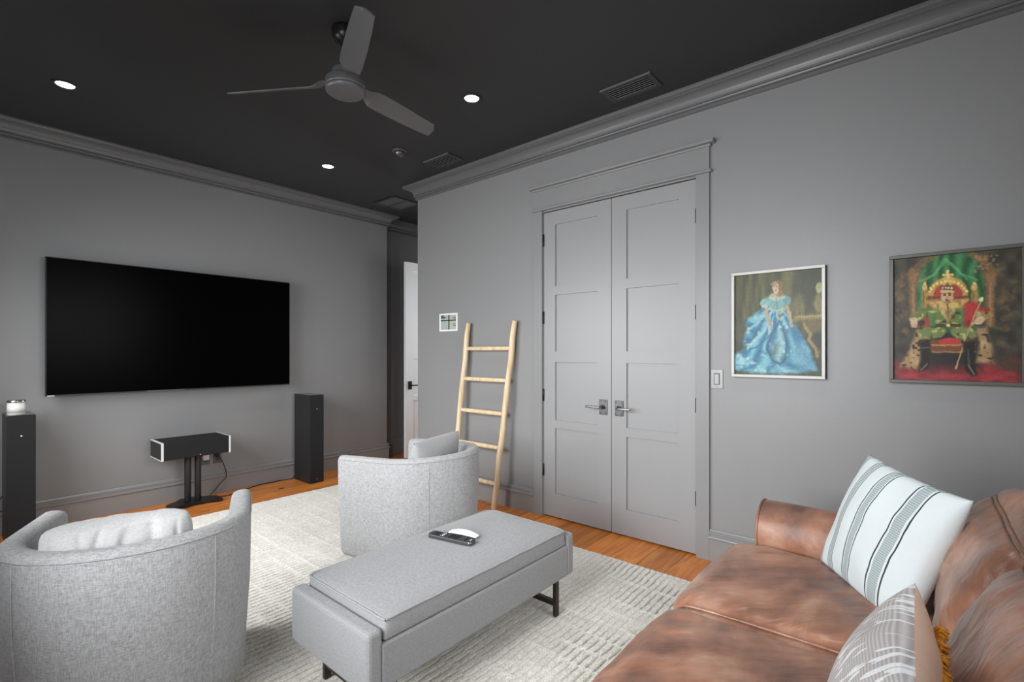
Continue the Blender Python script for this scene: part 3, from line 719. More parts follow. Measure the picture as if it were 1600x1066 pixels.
# ------------------------------------------------------------------ wall items on the right wall
t = thing('wall_tablet', 'white wall tablet showing four camera tiles', 'tablet', (XR, 3.472, 1.597))
hw, hh = 0.126, 0.085
bm = NB()
for a in ((-hw, hw, -hh, -hh+0.016), (-hw, hw, hh-0.016, hh), (-hw, -hw+0.018, -hh+0.016, hh-0.016), (hw-0.018, hw, -hh+0.016, hh-0.016)): box(bm, -0.014, 0, a[0], a[1], a[2], a[3])
obj('bezel', bm, plastic_m, t, bevel=0.002, seg=1)
def paint_grid(name, fn, w, h, nx, ny, mat, parent, x):
    """flat print in the plane x, facing -X; u runs left to right for a viewer in the room"""
    us = np.linspace(0, 1, nx); vs = np.linspace(0, 1, ny)
    U, V = np.meshgrid(us, vs); C = fn(U, V)
    co = np.zeros((ny, nx, 3)); co[..., 0] = x; co[..., 1] = (0.5-U)*w; co[..., 2] = (0.5-V)*h
    idx = np.arange(nx*ny).reshape(ny, nx)
    f = np.stack([idx[:-1, :-1], idx[1:, :-1], idx[1:, 1:], idx[:-1, 1:]], -1).reshape(-1, 4)
    me = bpy.data.meshes.new(name); me.from_pydata(co.reshape(-1, 3).tolist(), [], f.tolist())
    ca = me.color_attributes.new('paint', 'FLOAT_COLOR', 'POINT')
    C = np.clip(C, 0, 255)/255; L = np.where(C <= 0.04045, C/12.92, ((C+0.055)/1.055)**2.4)
    buf = np.ones((ny*nx, 4), np.float32); buf[:, :3] = L.reshape(-1, 3); ca.data.foreach_set('color', buf.ravel())
    return link(name, me, mat, parent)
def tabfn(U, V):
    C = np.ones(U.shape+(3,))*np.array((168, 178, 172.)); C[U > .5] = (176, 182, 172)
    C[(V < .42)] *= 0.97
    for (a, b, c, d, col) in ((0, .22, .02, .10, 70), (0, .3, .13, .22, 60), (.8, .97, .18, .26, 120), (.8, .97, .70, .76, 90), (.8, .97, .6, .66, 130)):
        C[(U > a) & (U < b) & (V > c) & (V < d)] = col
    C[(abs(U-.53) < .035)] = (30, 42, 46); C[(abs(V-.37) < .03)] = (12, 20, 22)
    return C
paint_grid('screen', tabfn, 2*hw-0.034, 2*hh-0.03, 60, 44, tabscr_m, t, -0.010)
t = thing('light_switch', 'single rocker light switch beside the door casing', 'light switch', (XR, 1.005, 1.145))
obj('plate', bx(-0.006, 0, -0.037, 0.037, -0.06, 0.06), switch_m, t, bevel=0.002)
obj('surround', bx(-0.0075, -0.006, -0.018, 0.018, -0.036, 0.036), plastdk_m, t)
obj('rocker', bx(-0.011, -0.006, -0.0145, 0.0145, -0.032, 0.032), switch_m, t, bevel=0.002)
for zz in (-0.048, 0.048): obj('screw', lathe(NB(), [(0, 0), (0.0035, 0), (0.003, 0.001), (0, 0.001)], (-0.007, 0, zz), 8, 'x'), pewter_m, t)

# ---- painted prints
rng = np.random.default_rng(5)
def vnoise(U, V, sx, sy, seed):
    g = np.random.default_rng(seed).random((int(sy)+3, int(sx)+3))
    x = U*sx; y = V*sy; xi = x.astype(int); yi = y.astype(int); fx = x-xi; fy = y-yi
    fx = fx*fx*(3-2*fx); fy = fy*fy*(3-2*fy)
    return (g[yi, xi]*(1-fx)+g[yi, xi+1]*fx)*(1-fy)+(g[yi+1, xi]*(1-fx)+g[yi+1, xi+1]*fx)*fy
class Canvas:
    def __init__(s, U, V, asp):
        s.U, s.V, s.asp = U, V, asp; s.C = np.zeros(U.shape+(3,))
        s.wu = U+(vnoise(U, V, 30, 40, 1)-.5)*.012; s.wv = V+(vnoise(U, V, 30, 40, 2)-.5)*.012
    def blend(s, m, col, a=1.0):
        m = (np.clip(m, 0, 1)*a)[..., None]; s.C = s.C*(1-m)+np.asarray(col, float)*m
    def ell(s, cx, cy, rx, ry, col, a=1.0, soft=.25, rot=0):
        dx = s.wu-cx; dy = s.wv-cy; c, n = math.cos(rot), math.sin(rot)
        d = np.sqrt(((dx*c+dy*n)/rx)**2+((-dx*n+dy*c)/ry)**2); m = np.clip((1-d)/soft+.5, 0, 1); s.blend(m, col, a); return m
    def polymask(s, P, soft=.008):
        x, y = s.wu, s.wv; inside = np.zeros(x.shape, bool); dist = np.full(x.shape, 9.)
        n = len(P)
        for i in range(n):
            (x1, y1), (x2, y2) = P[i], P[(i+1) % n]
            c = ((y1 > y) != (y2 > y)); xx = (x2-x1)*(y-y1)/((y2-y1) if y2 != y1 else 1e-9)+x1
            inside ^= c & (x < xx)
            L = (x2-x1)**2+(y2-y1)**2+1e-12; t_ = np.clip(((x-x1)*(x2-x1)+(y-y1)*(y2-y1))/L, 0, 1)
            dist = np.minimum(dist, np.hypot(x-x1-t_*(x2-x1), y-y1-t_*(y2-y1)))
        return np.clip(np.where(inside, dist, -dist)/soft*.5+.5, 0, 1)
    def poly(s, P, col, a=1.0, soft=.012):
        m = s.polymask(P, soft); s.blend(m, col, a); return m
    def line(s, P, w, col, a=1.0):
        x, y = s.wu, s.wv; d = np.full(x.shape, 9.)
        for (x1, y1), (x2, y2) in zip(P, P[1:]):
            L = (x2-x1)**2+(y2-y1)**2+1e-12; t_ = np.clip(((x-x1)*(x2-x1)+(y-y1)*(y2-y1))/L, 0, 1)
            d = np.minimum(d, np.hypot(x-x1-t_*(x2-x1), y-y1-t_*(y2-y1)))
        m = np.clip((1-d/w)*2, 0, 1); s.blend(m, col, a); return m
    def mod(s, m, f):
        s.C = s.C*(1+(f-1)*m)[..., None] if np.ndim(f) else s.C*(1+m*(f-1))[..., None]
def lady(U, V):
    c = Canvas(U, V, 1.3); q = lambda x, y: ((x-125)/600, (y-205)/715)
    Q = lambda L: [q(*p) for p in L]
    c.C[:] = (92, 88, 56)
    n = vnoise(U, V, 26, 5, 11); c.mod(np.ones(U.shape), .75+.5*n)
    c.poly(Q([(480, 180), (540, 180), (520, 470), (490, 470)]), (140, 120, 78), .6, .03)
    c.poly(Q([(560, 180), (740, 180), (740, 520), (610, 500), (560, 360)]), (58, 64, 48), .85, .05)
    c.poly(Q([(125, 560), (740, 600), (740, 940), (125, 940)]), (58, 66, 58), .7, .08)
    c.ell(*q(160, 620), .07, .10, (98, 92, 66), .6, .6); c.ell(*q(575, 440), .07, .10, (150, 128, 84), .5, .7)
    # gilt table with bust
    c.poly(Q([(540, 515), (730, 505), (730, 545), (545, 550)]), (168, 140, 84), .9, .015)
    c.poly(Q([(590, 550), (730, 545), (730, 620), (660, 640), (620, 610)]), (124, 100, 60), .9, .02)
    c.line(Q([(610, 570), (650, 640), (640, 680), (690, 740), (695, 790)]), .022, (176, 146, 88), .9)
    c.line(Q([(715, 730), (700, 790)]), .012, (160, 130, 80), .8)
    c.poly(Q([(670, 640), (730, 630), (730, 760), (700, 740)]), (46, 48, 38), .8, .02)
    c.ell(*q(705, 335), .036, .055, (186, 182, 128), .95); c.poly(Q([(690, 375), (715, 375), (735, 480), (735, 500), (690, 500), (670, 440)]), (150, 134, 84), .95, .015)
    c.ell(*q(600, 470), .018, .07, (150, 130, 84), .5, .5)
    for k in range(9): c.line(Q([(570+k*18, 525), (578+k*18, 520)]), .008, (206, 184, 122), .8)
    # skirt
    sk = Q([(365, 450), (300, 470), (225, 520), (205, 570), (215, 600), (185, 680), (200, 735), (140, 770), (110, 800), (110, 880), (250, 908), (450, 912), (690, 880), (650, 750), (590, 640), (540, 560), (490, 465)])
    m = c.poly(sk, (80, 164, 204), 1.0, .02)
    cx, cy = q(430, 440); ang = np.arctan2(V-cy, (U-cx)); rad = np.hypot(U-cx, V-cy)
    f = np.sin(ang*15+vnoise(U, V, 7, 7, 21)*7+rad*3)
    c.blend(m*np.clip(f, 0, 1)*.75, (158, 208, 232)); c.blend(m*np.clip(-f, 0, 1)*.65, (40, 96, 142))
    c.blend(m*np.clip((vnoise(U, V, 24, 26, 22)-.62)*4, 0, 1)*.8, (206, 228, 232))
    c.blend(m*np.clip((vnoise(U, V, 16, 34, 23)-.68)*4, 0, 1)*.6, (40, 100, 150))
    lo = m*np.clip((V-.84)*7, 0, 1)*np.clip(vnoise(U, V, 20, 26, 26)*1.6-.3, 0, 1); c.blend(lo*.7, (176, 212, 228))
    c.poly(Q([(500, 480), (540, 560), (690, 880), (580, 885), (540, 720)]), (52, 124, 178), .65, .04)
    c.poly(Q([(560, 720), (610, 740), (670, 870), (580, 880)]), (150, 196, 220), .5, .05)
    c.line(Q([(470, 470), (440, 560), (380, 660), (360, 740), (400, 820), (450, 845), (490, 800), (495, 690), (470, 600)]), .016, (38, 84, 124), .75)
    c.poly(Q([(440, 600), (470, 620), (485, 780), (440, 820), (400, 800)]), (196, 216, 210), .5, .04)
    c.line(Q([(395, 470), (350, 600), (270, 680), (220, 735)]), .02, (190, 220, 232), .7)
    c.line(Q([(360, 480), (290, 560), (240, 590)]), .018, (176, 214, 230), .7); c.line(Q([(420, 480), (400, 620), (300, 720), (230, 745)]), .014, (46, 104, 150), .7)
    c.line(Q([(300, 600), (240, 690), (195, 700)]), .012, (40, 96, 140), .7)
    c.poly(Q([(400, 700), (440, 700), (430, 790), (400, 780)]), (58, 70, 74), .5, .03)
    # bodice, shoulders, arms, head
    c.line(Q([(350, 420), (365, 520), (392, 580)]), .024, (206, 168, 138)); c.line(Q([(490, 430), (515, 500), (528, 578)]), .024, (210, 170, 138))
    c.poly(Q([(350, 378), (395, 350), (445, 350), (500, 380), (480, 465), (375, 455)]), (138, 180, 186), 1, .015)
    c.poly(Q([(370, 375), (395, 352), (440, 352), (475, 375), (430, 390)]), (222, 184, 156), 1, .012)
    c.ell(*q(342, 415), .055, .045, (150, 190, 194)); c.ell(*q(497, 408), .05, .045, (112, 160, 172)); c.ell(*q(345, 438), .04, .02, (206, 214, 204), .8); c.line(Q([(380, 380), (430, 400), (480, 380)]), .014, (190, 214, 212), .9)
    c.line(Q([(370, 455), (430, 470), (480, 462)]), .014, (186, 200, 190), .9); c.line(Q([(430, 395), (428, 460)]), .008, (90, 136, 150), .8)
    c.ell(*q(440, 318), .05, .075, (146, 108, 66)); c.ell(*q(450, 350), .03, .035, (160, 118, 72))
    c.poly(Q([(408, 330), (436, 330), (440, 362), (404, 362)]), (208, 166, 138), 1, .01)
    c.ell(*q(420, 312), .036, .058, (226, 190, 164)); c.ell(*q(410, 285), .036, .022, (176, 140, 90), .9)
    for x in (409, 431): c.ell(*q(x, 306), .008, .006, (70, 52, 44), .9)
    c.ell(*q(420, 333), .012, .006, (170, 84, 76), .9); c.ell(*q(420, 320), .005, .012, (200, 156, 130), .7)
    for k in range(14): c.ell(*q(440+rng.random()*40, 470+rng.random()*60), .016, .012, (214, 200, 150), .5)
    c.C = c.C*np.array((.76, .80, .76))*(0.92+.16*vnoise(U, V, 70, 80, 31))[..., None]+6  # grey lift: haze of glass reflection mixed into the print colours
    return c.C
def king(U, V):
    c = Canvas(U, V, 1.3)
    def q(x, y):
        yt = 155-.085*(x-118); yb = 948+.03*(x-118); return ((x-118)/857, (y-yt)/(yb-yt))
    Q = lambda L: [q(*p) for p in L]
    c.C[:] = (62, 58, 46); c.mod(np.ones(U.shape), .7+.6*vnoise(U, V, 14, 16, 41))
    for x0 in (190, 880):
        for k in range(26):
            a = rng.random()*6.28; c.ell(*q(x0+rng.normal()*38, 420+rng.normal()*110), .02+.02*rng.random(), .01+.015*rng.random(), (126, 96, 66), .35, .6, a)
    m = c.ell(*q(520, 400), .27, .42, (44, 104, 58), 1, .08); m = np.maximum(m, 0)
    f = np.sin((U-.47)*60+np.abs(U-.47)*20*V+vnoise(U, V, 6, 6, 44)*4); c.blend(m*np.clip(f, 0, 1)*.5, (86, 156, 92)); c.blend(m*np.clip(-f, 0, 1)*.6, (18, 56, 34))
    for (a, b, d) in ((300, 500, 700), (330, 480, 640)):
        c.line(Q([(a, 300), (410, 260), (b, 150), (600, 250), (d, 290)]), .012, (96, 166, 100), .6)
    for sx in (0, 1):
        xs = (240, 290) if not sx else (758, 812)
        c.poly(Q([(xs[0], 320), (xs[1], 320), (xs[1], 600), (xs[0], 600)]), (134, 98, 64), .9, .012); c.line(Q([((xs[0]+xs[1])/2, 320), ((xs[0]+xs[1])/2, 600)]), .012, (168, 130, 88), .7)
        c.poly(Q([(xs[0]-15, 240), (xs[1]+20, 235), (xs[1]+4, 325), (xs[0]-4, 325)]), (146, 108, 68), .9, .02)
    c.line(Q([(260, 240), (320, 180), (420, 130)]), .035, (126, 92, 58), .7); c.line(Q([(660, 120), (740, 160), (800, 240)]), .035, (136, 98, 60), .7)
    for k in range(30): c.ell(*q(690+rng.random()*140, 130+rng.random()*110), .012, .008, (176, 136, 84), .5, .5); c.ell(*q(230+rng.random()*120, 190+rng.random()*110), .012, .008, (150, 112, 70), .45, .5)
    c.poly([(0, .86), (1, .84), (1, 1.05), (0, 1.05)], (136, 44, 48), 1, .05); c.mod(np.clip((V-.84)*8, 0, 1), .8+.45*vnoise(U, V, 12, 30, 47))
    c.poly(Q([(300, 620), (720, 620), (720, 880), (300, 880)]), (30, 30, 26), .85, .05)
    # throne
    for x in (348, 684):
        c.poly(Q([(x-20, 355), (x+22, 355), (x+22, 480), (x-20, 480)]), (170, 130, 66), 1, .01); c.ell(*q(x, 340), .024, .026, (206, 168, 92)); c.ell(*q(x, 315), .012, .014, (214, 178, 100)); c.line(Q([(x-8, 370), (x-8, 470)]), .006, (110, 78, 38), .8)
    c.ell(*q(505, 400), .165, .155, (190, 146, 70), 1, .08); c.ell(*q(505, 405), .118, .112, (166, 58, 50), 1, .1)
    c.line(Q([(370, 410), (640, 410)]), .018, (96, 52, 36), .8); c.poly(Q([(370, 420), (640, 420), (640, 470), (370, 470)]), (142, 98, 54), .8, .015)
    c.ell(*q(505, 300), .05, .04, (206, 164, 82)); c.line(Q([(507, 235), (507, 300)]), .014, (226, 190, 110)); c.line(Q([(475, 258), (540, 258)]), .012, (226, 190, 110))
    for k in range(12): a = PI*(.08+.84*k/11); c.ell(*q(505-128*math.cos(a), 392-92*math.sin(a)), .012, .012, (236, 204, 128), .9)
    # robe
    for P in ([(300, 600), (340, 640), (330, 760), (290, 880), (160, 870), (220, 780)], [(690, 610), (760, 605), (790, 720), (815, 845), (700, 835), (720, 720)]):
        m = c.poly(Q(P), (158, 128, 86), 1, .015); c.blend(m*np.clip((vnoise(U, V, 46, 50, 51)-.62)*6, 0, 1), (58, 42, 28)); c.blend(m*np.clip((vnoise(U, V, 18, 14, 52)-.6)*3, 0, 1)*.6, (206, 180, 132))
    c.poly(Q([(800, 780), (980, 850), (980, 910), (860, 890), (800, 840)]), (64, 56, 42), .8, .02)
    m = c.poly(Q([(620, 440), (670, 432), (780, 495), (800, 540), (700, 560), (650, 610), (615, 600)]), (178, 48, 48), 1, .015); c.blend(m*np.clip((vnoise(U, V, 16, 22, 53)-.55)*4, 0, 1)*.6, (104, 22, 26))
    c.ell(*q(350, 570), .04, .05, (160, 58, 50)); c.ell(*q(325, 575), .024, .028, (60, 44, 30))
    c.poly(Q([(380, 690), (700, 690), (690, 770), (390, 770)]), (112, 66, 42), 1, .015); c.ell(*q(520, 700), .09, .028, (186, 52, 50)); c.line(Q([(400, 722), (690, 722)]), .008, (176, 132, 76)); c.line(Q([(400, 768), (690, 768)]), .008, (150, 108, 62))
    # body
    G = (104, 116, 58)
    ms = [c.poly(Q([(395, 475), (610, 470), (590, 600), (430, 600)]), G, 1, .015), c.line(Q([(410, 500), (320, 520), (265, 550)]), .045, G), c.line(Q([(700, 520), (780, 525), (720, 560)]), .03, (150, 128, 74)),
          c.ell(*q(400, 640), .115, .052, (112, 124, 66), 1, .2, -.12), c.ell(*q(615, 645), .105, .052, (112, 124, 66), 1, .2, .15)]
    m = np.clip(sum(ms), 0, 1); c.blend(m*np.clip((vnoise(U, V, 36, 38, 55)-.58)*5, 0, 1)*.8, (186, 190, 126)); c.blend(m*np.clip((vnoise(U, V, 28, 30, 56)-.62)*5, 0, 1)*.8, (48, 54, 26))
    c.poly(Q([(460, 485), (510, 590), (555, 485)]), (186, 156, 92), .9, .012); c.poly(Q([(485, 485), (512, 560), (535, 485)]), (120, 84, 58), .8, .01); c.line(Q([(430, 592), (590, 592)]), .014, (66, 48, 26)); c.ell(*q(510, 590), .014, .013, (226, 200, 120))
    m = c.poly(Q([(365, 440), (450, 425), (510, 440), (560, 422), (650, 420), (590, 475), (510, 490), (425, 485)]), (204, 172, 98), 1, .012); c.blend(m*np.clip((vnoise(U, V, 40, 40, 57)-.6)*5, 0, 1)*.6, (130, 94, 46)); c.line(Q([(508, 440), (508, 488)]), .006, (96, 66, 40))
    c.ell(*q(503, 400), .050, .058, (196, 158, 112)); c.ell(*q(503, 437), .03, .012, (150, 112, 78), .8); c.ell(*q(490, 400), .02, .04, (214, 180, 136), .6)
    for x in (486, 519): c.ell(*q(x, 388), .012, .007, (54, 40, 30), .9); c.line(Q([(x-9, 379), (x+9, 379)]), .005, (80, 58, 38), .8)
    c.ell(*q(503, 405), .007, .016, (168, 126, 88), .8); c.ell(*q(504, 424), .018, .006, (132, 66, 56), .9)
    c.poly(Q([(456, 325), (478, 338), (503, 312), (528, 338), (550, 325), (544, 368), (462, 368)]), (84, 64, 50), 1, .01); c.line(Q([(462, 366), (544, 366)]), .010, (216, 180, 106))
    for x in (470, 492, 514, 536): c.ell(*q(x, 345), .009, .010, (226, 206, 160), .9)
    c.ell(*q(272, 572), .034, .04, (206, 172, 140)); c.line(Q([(258, 585), (255, 602)]), .009, (196, 160, 128)); c.line(Q([(278, 585), (280, 602)]), .009, (196, 160, 128))
    c.ell(*q(715, 560), .042, .030, (206, 170, 138), 1, .25, -.5); c.line(Q([(690, 570), (672, 588)]), .010, (196, 158, 126)); c.line(Q([(728, 430), (640, 640), (560, 880)]), .007, (176, 150, 98)); c.ell(*q(728, 424), .018, .018, (222, 216, 160))
    for P in ([(312, 700), (385, 690), (385, 830), (372, 880), (310, 895), (330, 840)], [(605, 700), (695, 700), (680, 830), (705, 920), (660, 930), (625, 880)]):
        c.poly(Q(P), (26, 25, 22), 1, .012)
    c.line(Q([(318, 742), (382, 742)]), .008, (96, 84, 60), .8); c.line(Q([(365, 850), (320, 885)]), .007, (150, 140, 118), .7); c.line(Q([(645, 850), (680, 915)]), .008, (160, 150, 124), .7); c.line(Q([(645, 760), (650, 850)]), .012, (70, 66, 56), .8)
    c.C = c.C*.92*(0.92+.16*vnoise(U, V, 80, 84, 61))[..., None]+10  # pale haze, as reflected in glass, blended into the colours
    return c.C
def picture(yc, zc, w, h, fn, fm, label, fw=0.017, nx=190, ny=250):
    t = thing('framed_picture', label, 'picture', (XR, yc, zc), 0, 'framed portraits on the right wall')
    for a in ((-w/2, w/2, -h/2, -h/2+fw), (-w/2, w/2, h/2-fw, h/2), (-w/2, -w/2+fw, -h/2+fw, h/2-fw), (w/2-fw, w/2, -h/2+fw, h/2-fw)):
        rl = obj('frame_rail', bx(-0.036, -0.024, *a), fm, t, bevel=0.002, seg=1)
    for a in ((-w/2+.001, w/2-.001, -h/2+.001, -h/2+fw), (-w/2+.001, w/2-.001, h/2-fw, h/2-.001), (-w/2+.001, -w/2+fw, -h/2+fw, h/2-fw), (w/2-fw, w/2-.001, -h/2+fw, h/2-fw)):
        obj('frame_side', bx(-0.024, -0.001, *a), void_m, t)
    obj('backing', bx(-0.018, -0.001, -w/2+fw*.5, w/2-fw*.5, -h/2+fw*.5, h/2-fw*.5), void_m, t)
    paint_grid('canvas', fn, w-2*fw, h-2*fw, nx, ny, paint_m, t, -0.0195)
picture(0.668, 1.477, 0.486, 0.628, lady, pframe_m, 'portrait of a woman in a blue ball gown, pale frame')
picture(-0.094, 1.478, 0.486, 0.64, king, dframe_m, 'portrait of a crowned man on a throne, dark frame')

# ------------------------------------------------------------------ ladder
t = thing('blanket_ladder', 'pale wooden blanket ladder leaning against the grey wall', 'ladder', (3.0, 3.0, 0))
def rail(yb, yt): return Vector((3.025-3, yb-3, 0.0)), Vector((3.135-3, yt-3, 1.575))
RL = rail(3.285, 3.175); RR = rail(2.765, 2.628)
for a, b in (RL, RR):
    pts = [a+(b-a)*k/14+Vector((0.003*math.sin(k*1.3), 0.003*math.sin(k*2.1), 0)) for k in range(15)]
    rr = [0.024+0.0015*math.sin(k*1.7) for k in range(15)]; rr[-1] = 0.021
    obj('rail', tube(NB(), pts, rr, 14), ladder_m, t, smooth=True, bevel=0.003)
for zz in (1.345, 1.075, 0.795, 0.51, 0.21):
    f = zz/1.575; a = RL[0].lerp(RL[1], f); b = RR[0].lerp(RR[1], f)
    obj('rung', tube(NB(), [a+(b-a)*k/8 for k in range(9)], [0.0155, .018, .0185, .019, .019, .019, .0185, .018, .0155], 12), ladder_m, t, smooth=True)

# ------------------------------------------------------------------ rug
def rug():
    x0, x1, y0, y1 = 0.03, 2.775, 0.74, 4.41
    nx, ny = 250, 1060
    xs = np.linspace(x0, x1, nx); ys = np.linspace(y0, y1, ny); X, Y = np.meshgrid(xs, ys)
    U = (X-x0)/(x1-x0); V = (Y-y0)/(y1-y0)
    xw = X+(vnoise(U, V, 12, 18, 71)-.5)*.008; yw = Y+(vnoise(U, V, 14, 10, 72)-.5)*.010+(vnoise(U, V, 60, 60, 76)-.5)*.004
    colw = 0.115; ci = np.floor(xw/colw); off = (np.sin(ci*12.9898)*43758.5453) % 1.0
    per = 0.036
    gy = np.abs(((yw/per+off*0.5) % 1.0)-.5)*2          # 1 at groove, 0 at crest
    groove = np.clip((gy-.70)/.2, 0, 1)
    rib = np.clip(1-np.abs(((xw/colw) % 1.0)-.5)*2/1.0, 0, 1); rib = np.clip(1-np.abs(((xw/colw) % 1.0)-.0)*8, 0, 1)
    patch = np.clip((vnoise(U, V, 9, 12, 73)-.12)*2.2, 0.3, 1)*np.clip(.55+.9*vnoise(X/colw/30, V, 30, 250, 78), 0, 1)     # some areas are cut flatter
    pile = 1-groove*patch*(1-.85*rib)
    z = 0.005+0.010*pile+0.003*rib+(vnoise(U, V, 200, 260, 74)-.5)*.003
    pc = pile*(.86+.2*vnoise(U, V, 90, 240, 75)); pc = np.clip(pc*(0.9+.1*rib)+.06*rib, 0, 1)
    # soft bound edge with tufts
    ex = np.where((np.arange(nx) == nx-1)[None, :], (1-groove)*.012, 0); X = X+ex-np.where((np.arange(nx) == 0)[None, :], (1-groove)*.012, 0)
    edge = np.minimum(np.minimum(X-x0, x1-X), np.minimum(Y-y0, y1-Y)); z = np.where(edge < 0.004, 0.004, z)
    co = np.stack([X-1.4, Y-2.5, z], -1).reshape(-1, 3)
    idx = np.arange(nx*ny).reshape(ny, nx)
    f = np.stack([idx[:-1, :-1], idx[:-1, 1:], idx[1:, 1:], idx[1:, :-1]], -1).reshape(-1, 4).tolist()
    b0 = len(co); co = co.tolist()+[[x0-1.4, y0-2.5, 0.0005], [x1-1.4, y0-2.5, 0.0005], [x1-1.4, y1-2.5, 0.0005], [x0-1.4, y1-2.5, 0.0005]]
    f.append([b0, b0+3, b0+2, b0+1])
    me = bpy.data.meshes.new('area_rug'); me.from_pydata(co, [], f)
    at = me.attributes.new('pile', 'FLOAT', 'POINT'); at.data.foreach_set('value', np.concatenate([pc.ravel(), np.zeros(4)]).astype(np.float32))
    o = link('area_rug', me, rug_m, smooth=True); o.location = (1.4, 2.5, 0)
    tag(o, 'cream ribbed wool area rug under the chairs and bench', 'rug')
rug()
RZ = 0.0198     # top of the rug pile

# ------------------------------------------------------------------ cushions
def cushion_mesh(name, w, h, T_, n=36, pinch=0.07, wr=0.004, seed=0, power=0.42, creases=0, rnd=0):
    """square cushion in its own x (width) / y (height) plane, thickness along z"""
    bm = NB(); front = {}; back = {}
    uvs = np.linspace(-1, 1, n+1)
    for j, v in enumerate(uvs):
        for i, u in enumerate(uvs):
            x = w/2*u*(1-pinch*(1-v*v)*abs(u)**3); y = h/2*v*(1-pinch*(1-u*u)*abs(v)**3)
            x *= 1-rnd*abs(v)**5; y *= 1-rnd*abs(u)**5
            e = max(0.0, (1-u*u)*(1-v*v)); tt = T_/2*e**power
            nz = noise.noise(Vector((x*9+seed, y*9, seed*1.7)))*wr*min(1, e*4)
            cr = creases*(abs(math.sin(x*21+2.2*noise.noise(Vector((x*9, y*5, seed)))))**10+.6*abs(math.sin(x*34+4*noise.noise(Vector((x*5, y*3, seed+4)))))**14)*min(1, 5*e) if creases else 0
            nz -= cr
            edge = i in (0, n) or j in (0, n)
            a = bm.verts.new((x, y, 0 if edge else tt+nz)); front[i, j] = a
            back[i, j] = a if edge else bm.verts.new((x, y, -tt+noise.noise(Vector((x*9, y*9, 5+seed)))*wr*min(1, e*4)+cr))
    for j in range(n):
        for i in range(n):
            bm.faces.new((front[i, j], front[i+1, j], front[i+1, j+1], front[i, j+1]))
            q = (back[i, j], back[i, j+1], back[i+1, j+1], back[i+1, j])
            if len(set(q)) == 4: bm.faces.new(q).material_index = 1
    me = bpy.data.meshes.new(name)
    info = [(v.co.x/w*2, v.co.y/h*2, v.co.z) for v in bm.verts]
    bm.to_mesh(me); bm.free()
    at = me.attributes.new('weave_uv', 'FLOAT_VECTOR', 'POINT')
    at.data.foreach_set('vector', np.array(info, np.float32).ravel())
    return me
def frame_mat(center, ex, up):
    ex = Vector(ex).normalized(); up = Vector(up); up = (up-ex*up.dot(ex)).normalized(); n_ = ex.cross(up)
    return Matrix(((ex.x, up.x, n_.x, center[0]), (ex.y, up.y, n_.y, center[1]), (ex.z, up.z, n_.z, center[2]), (0, 0, 0, 1)))

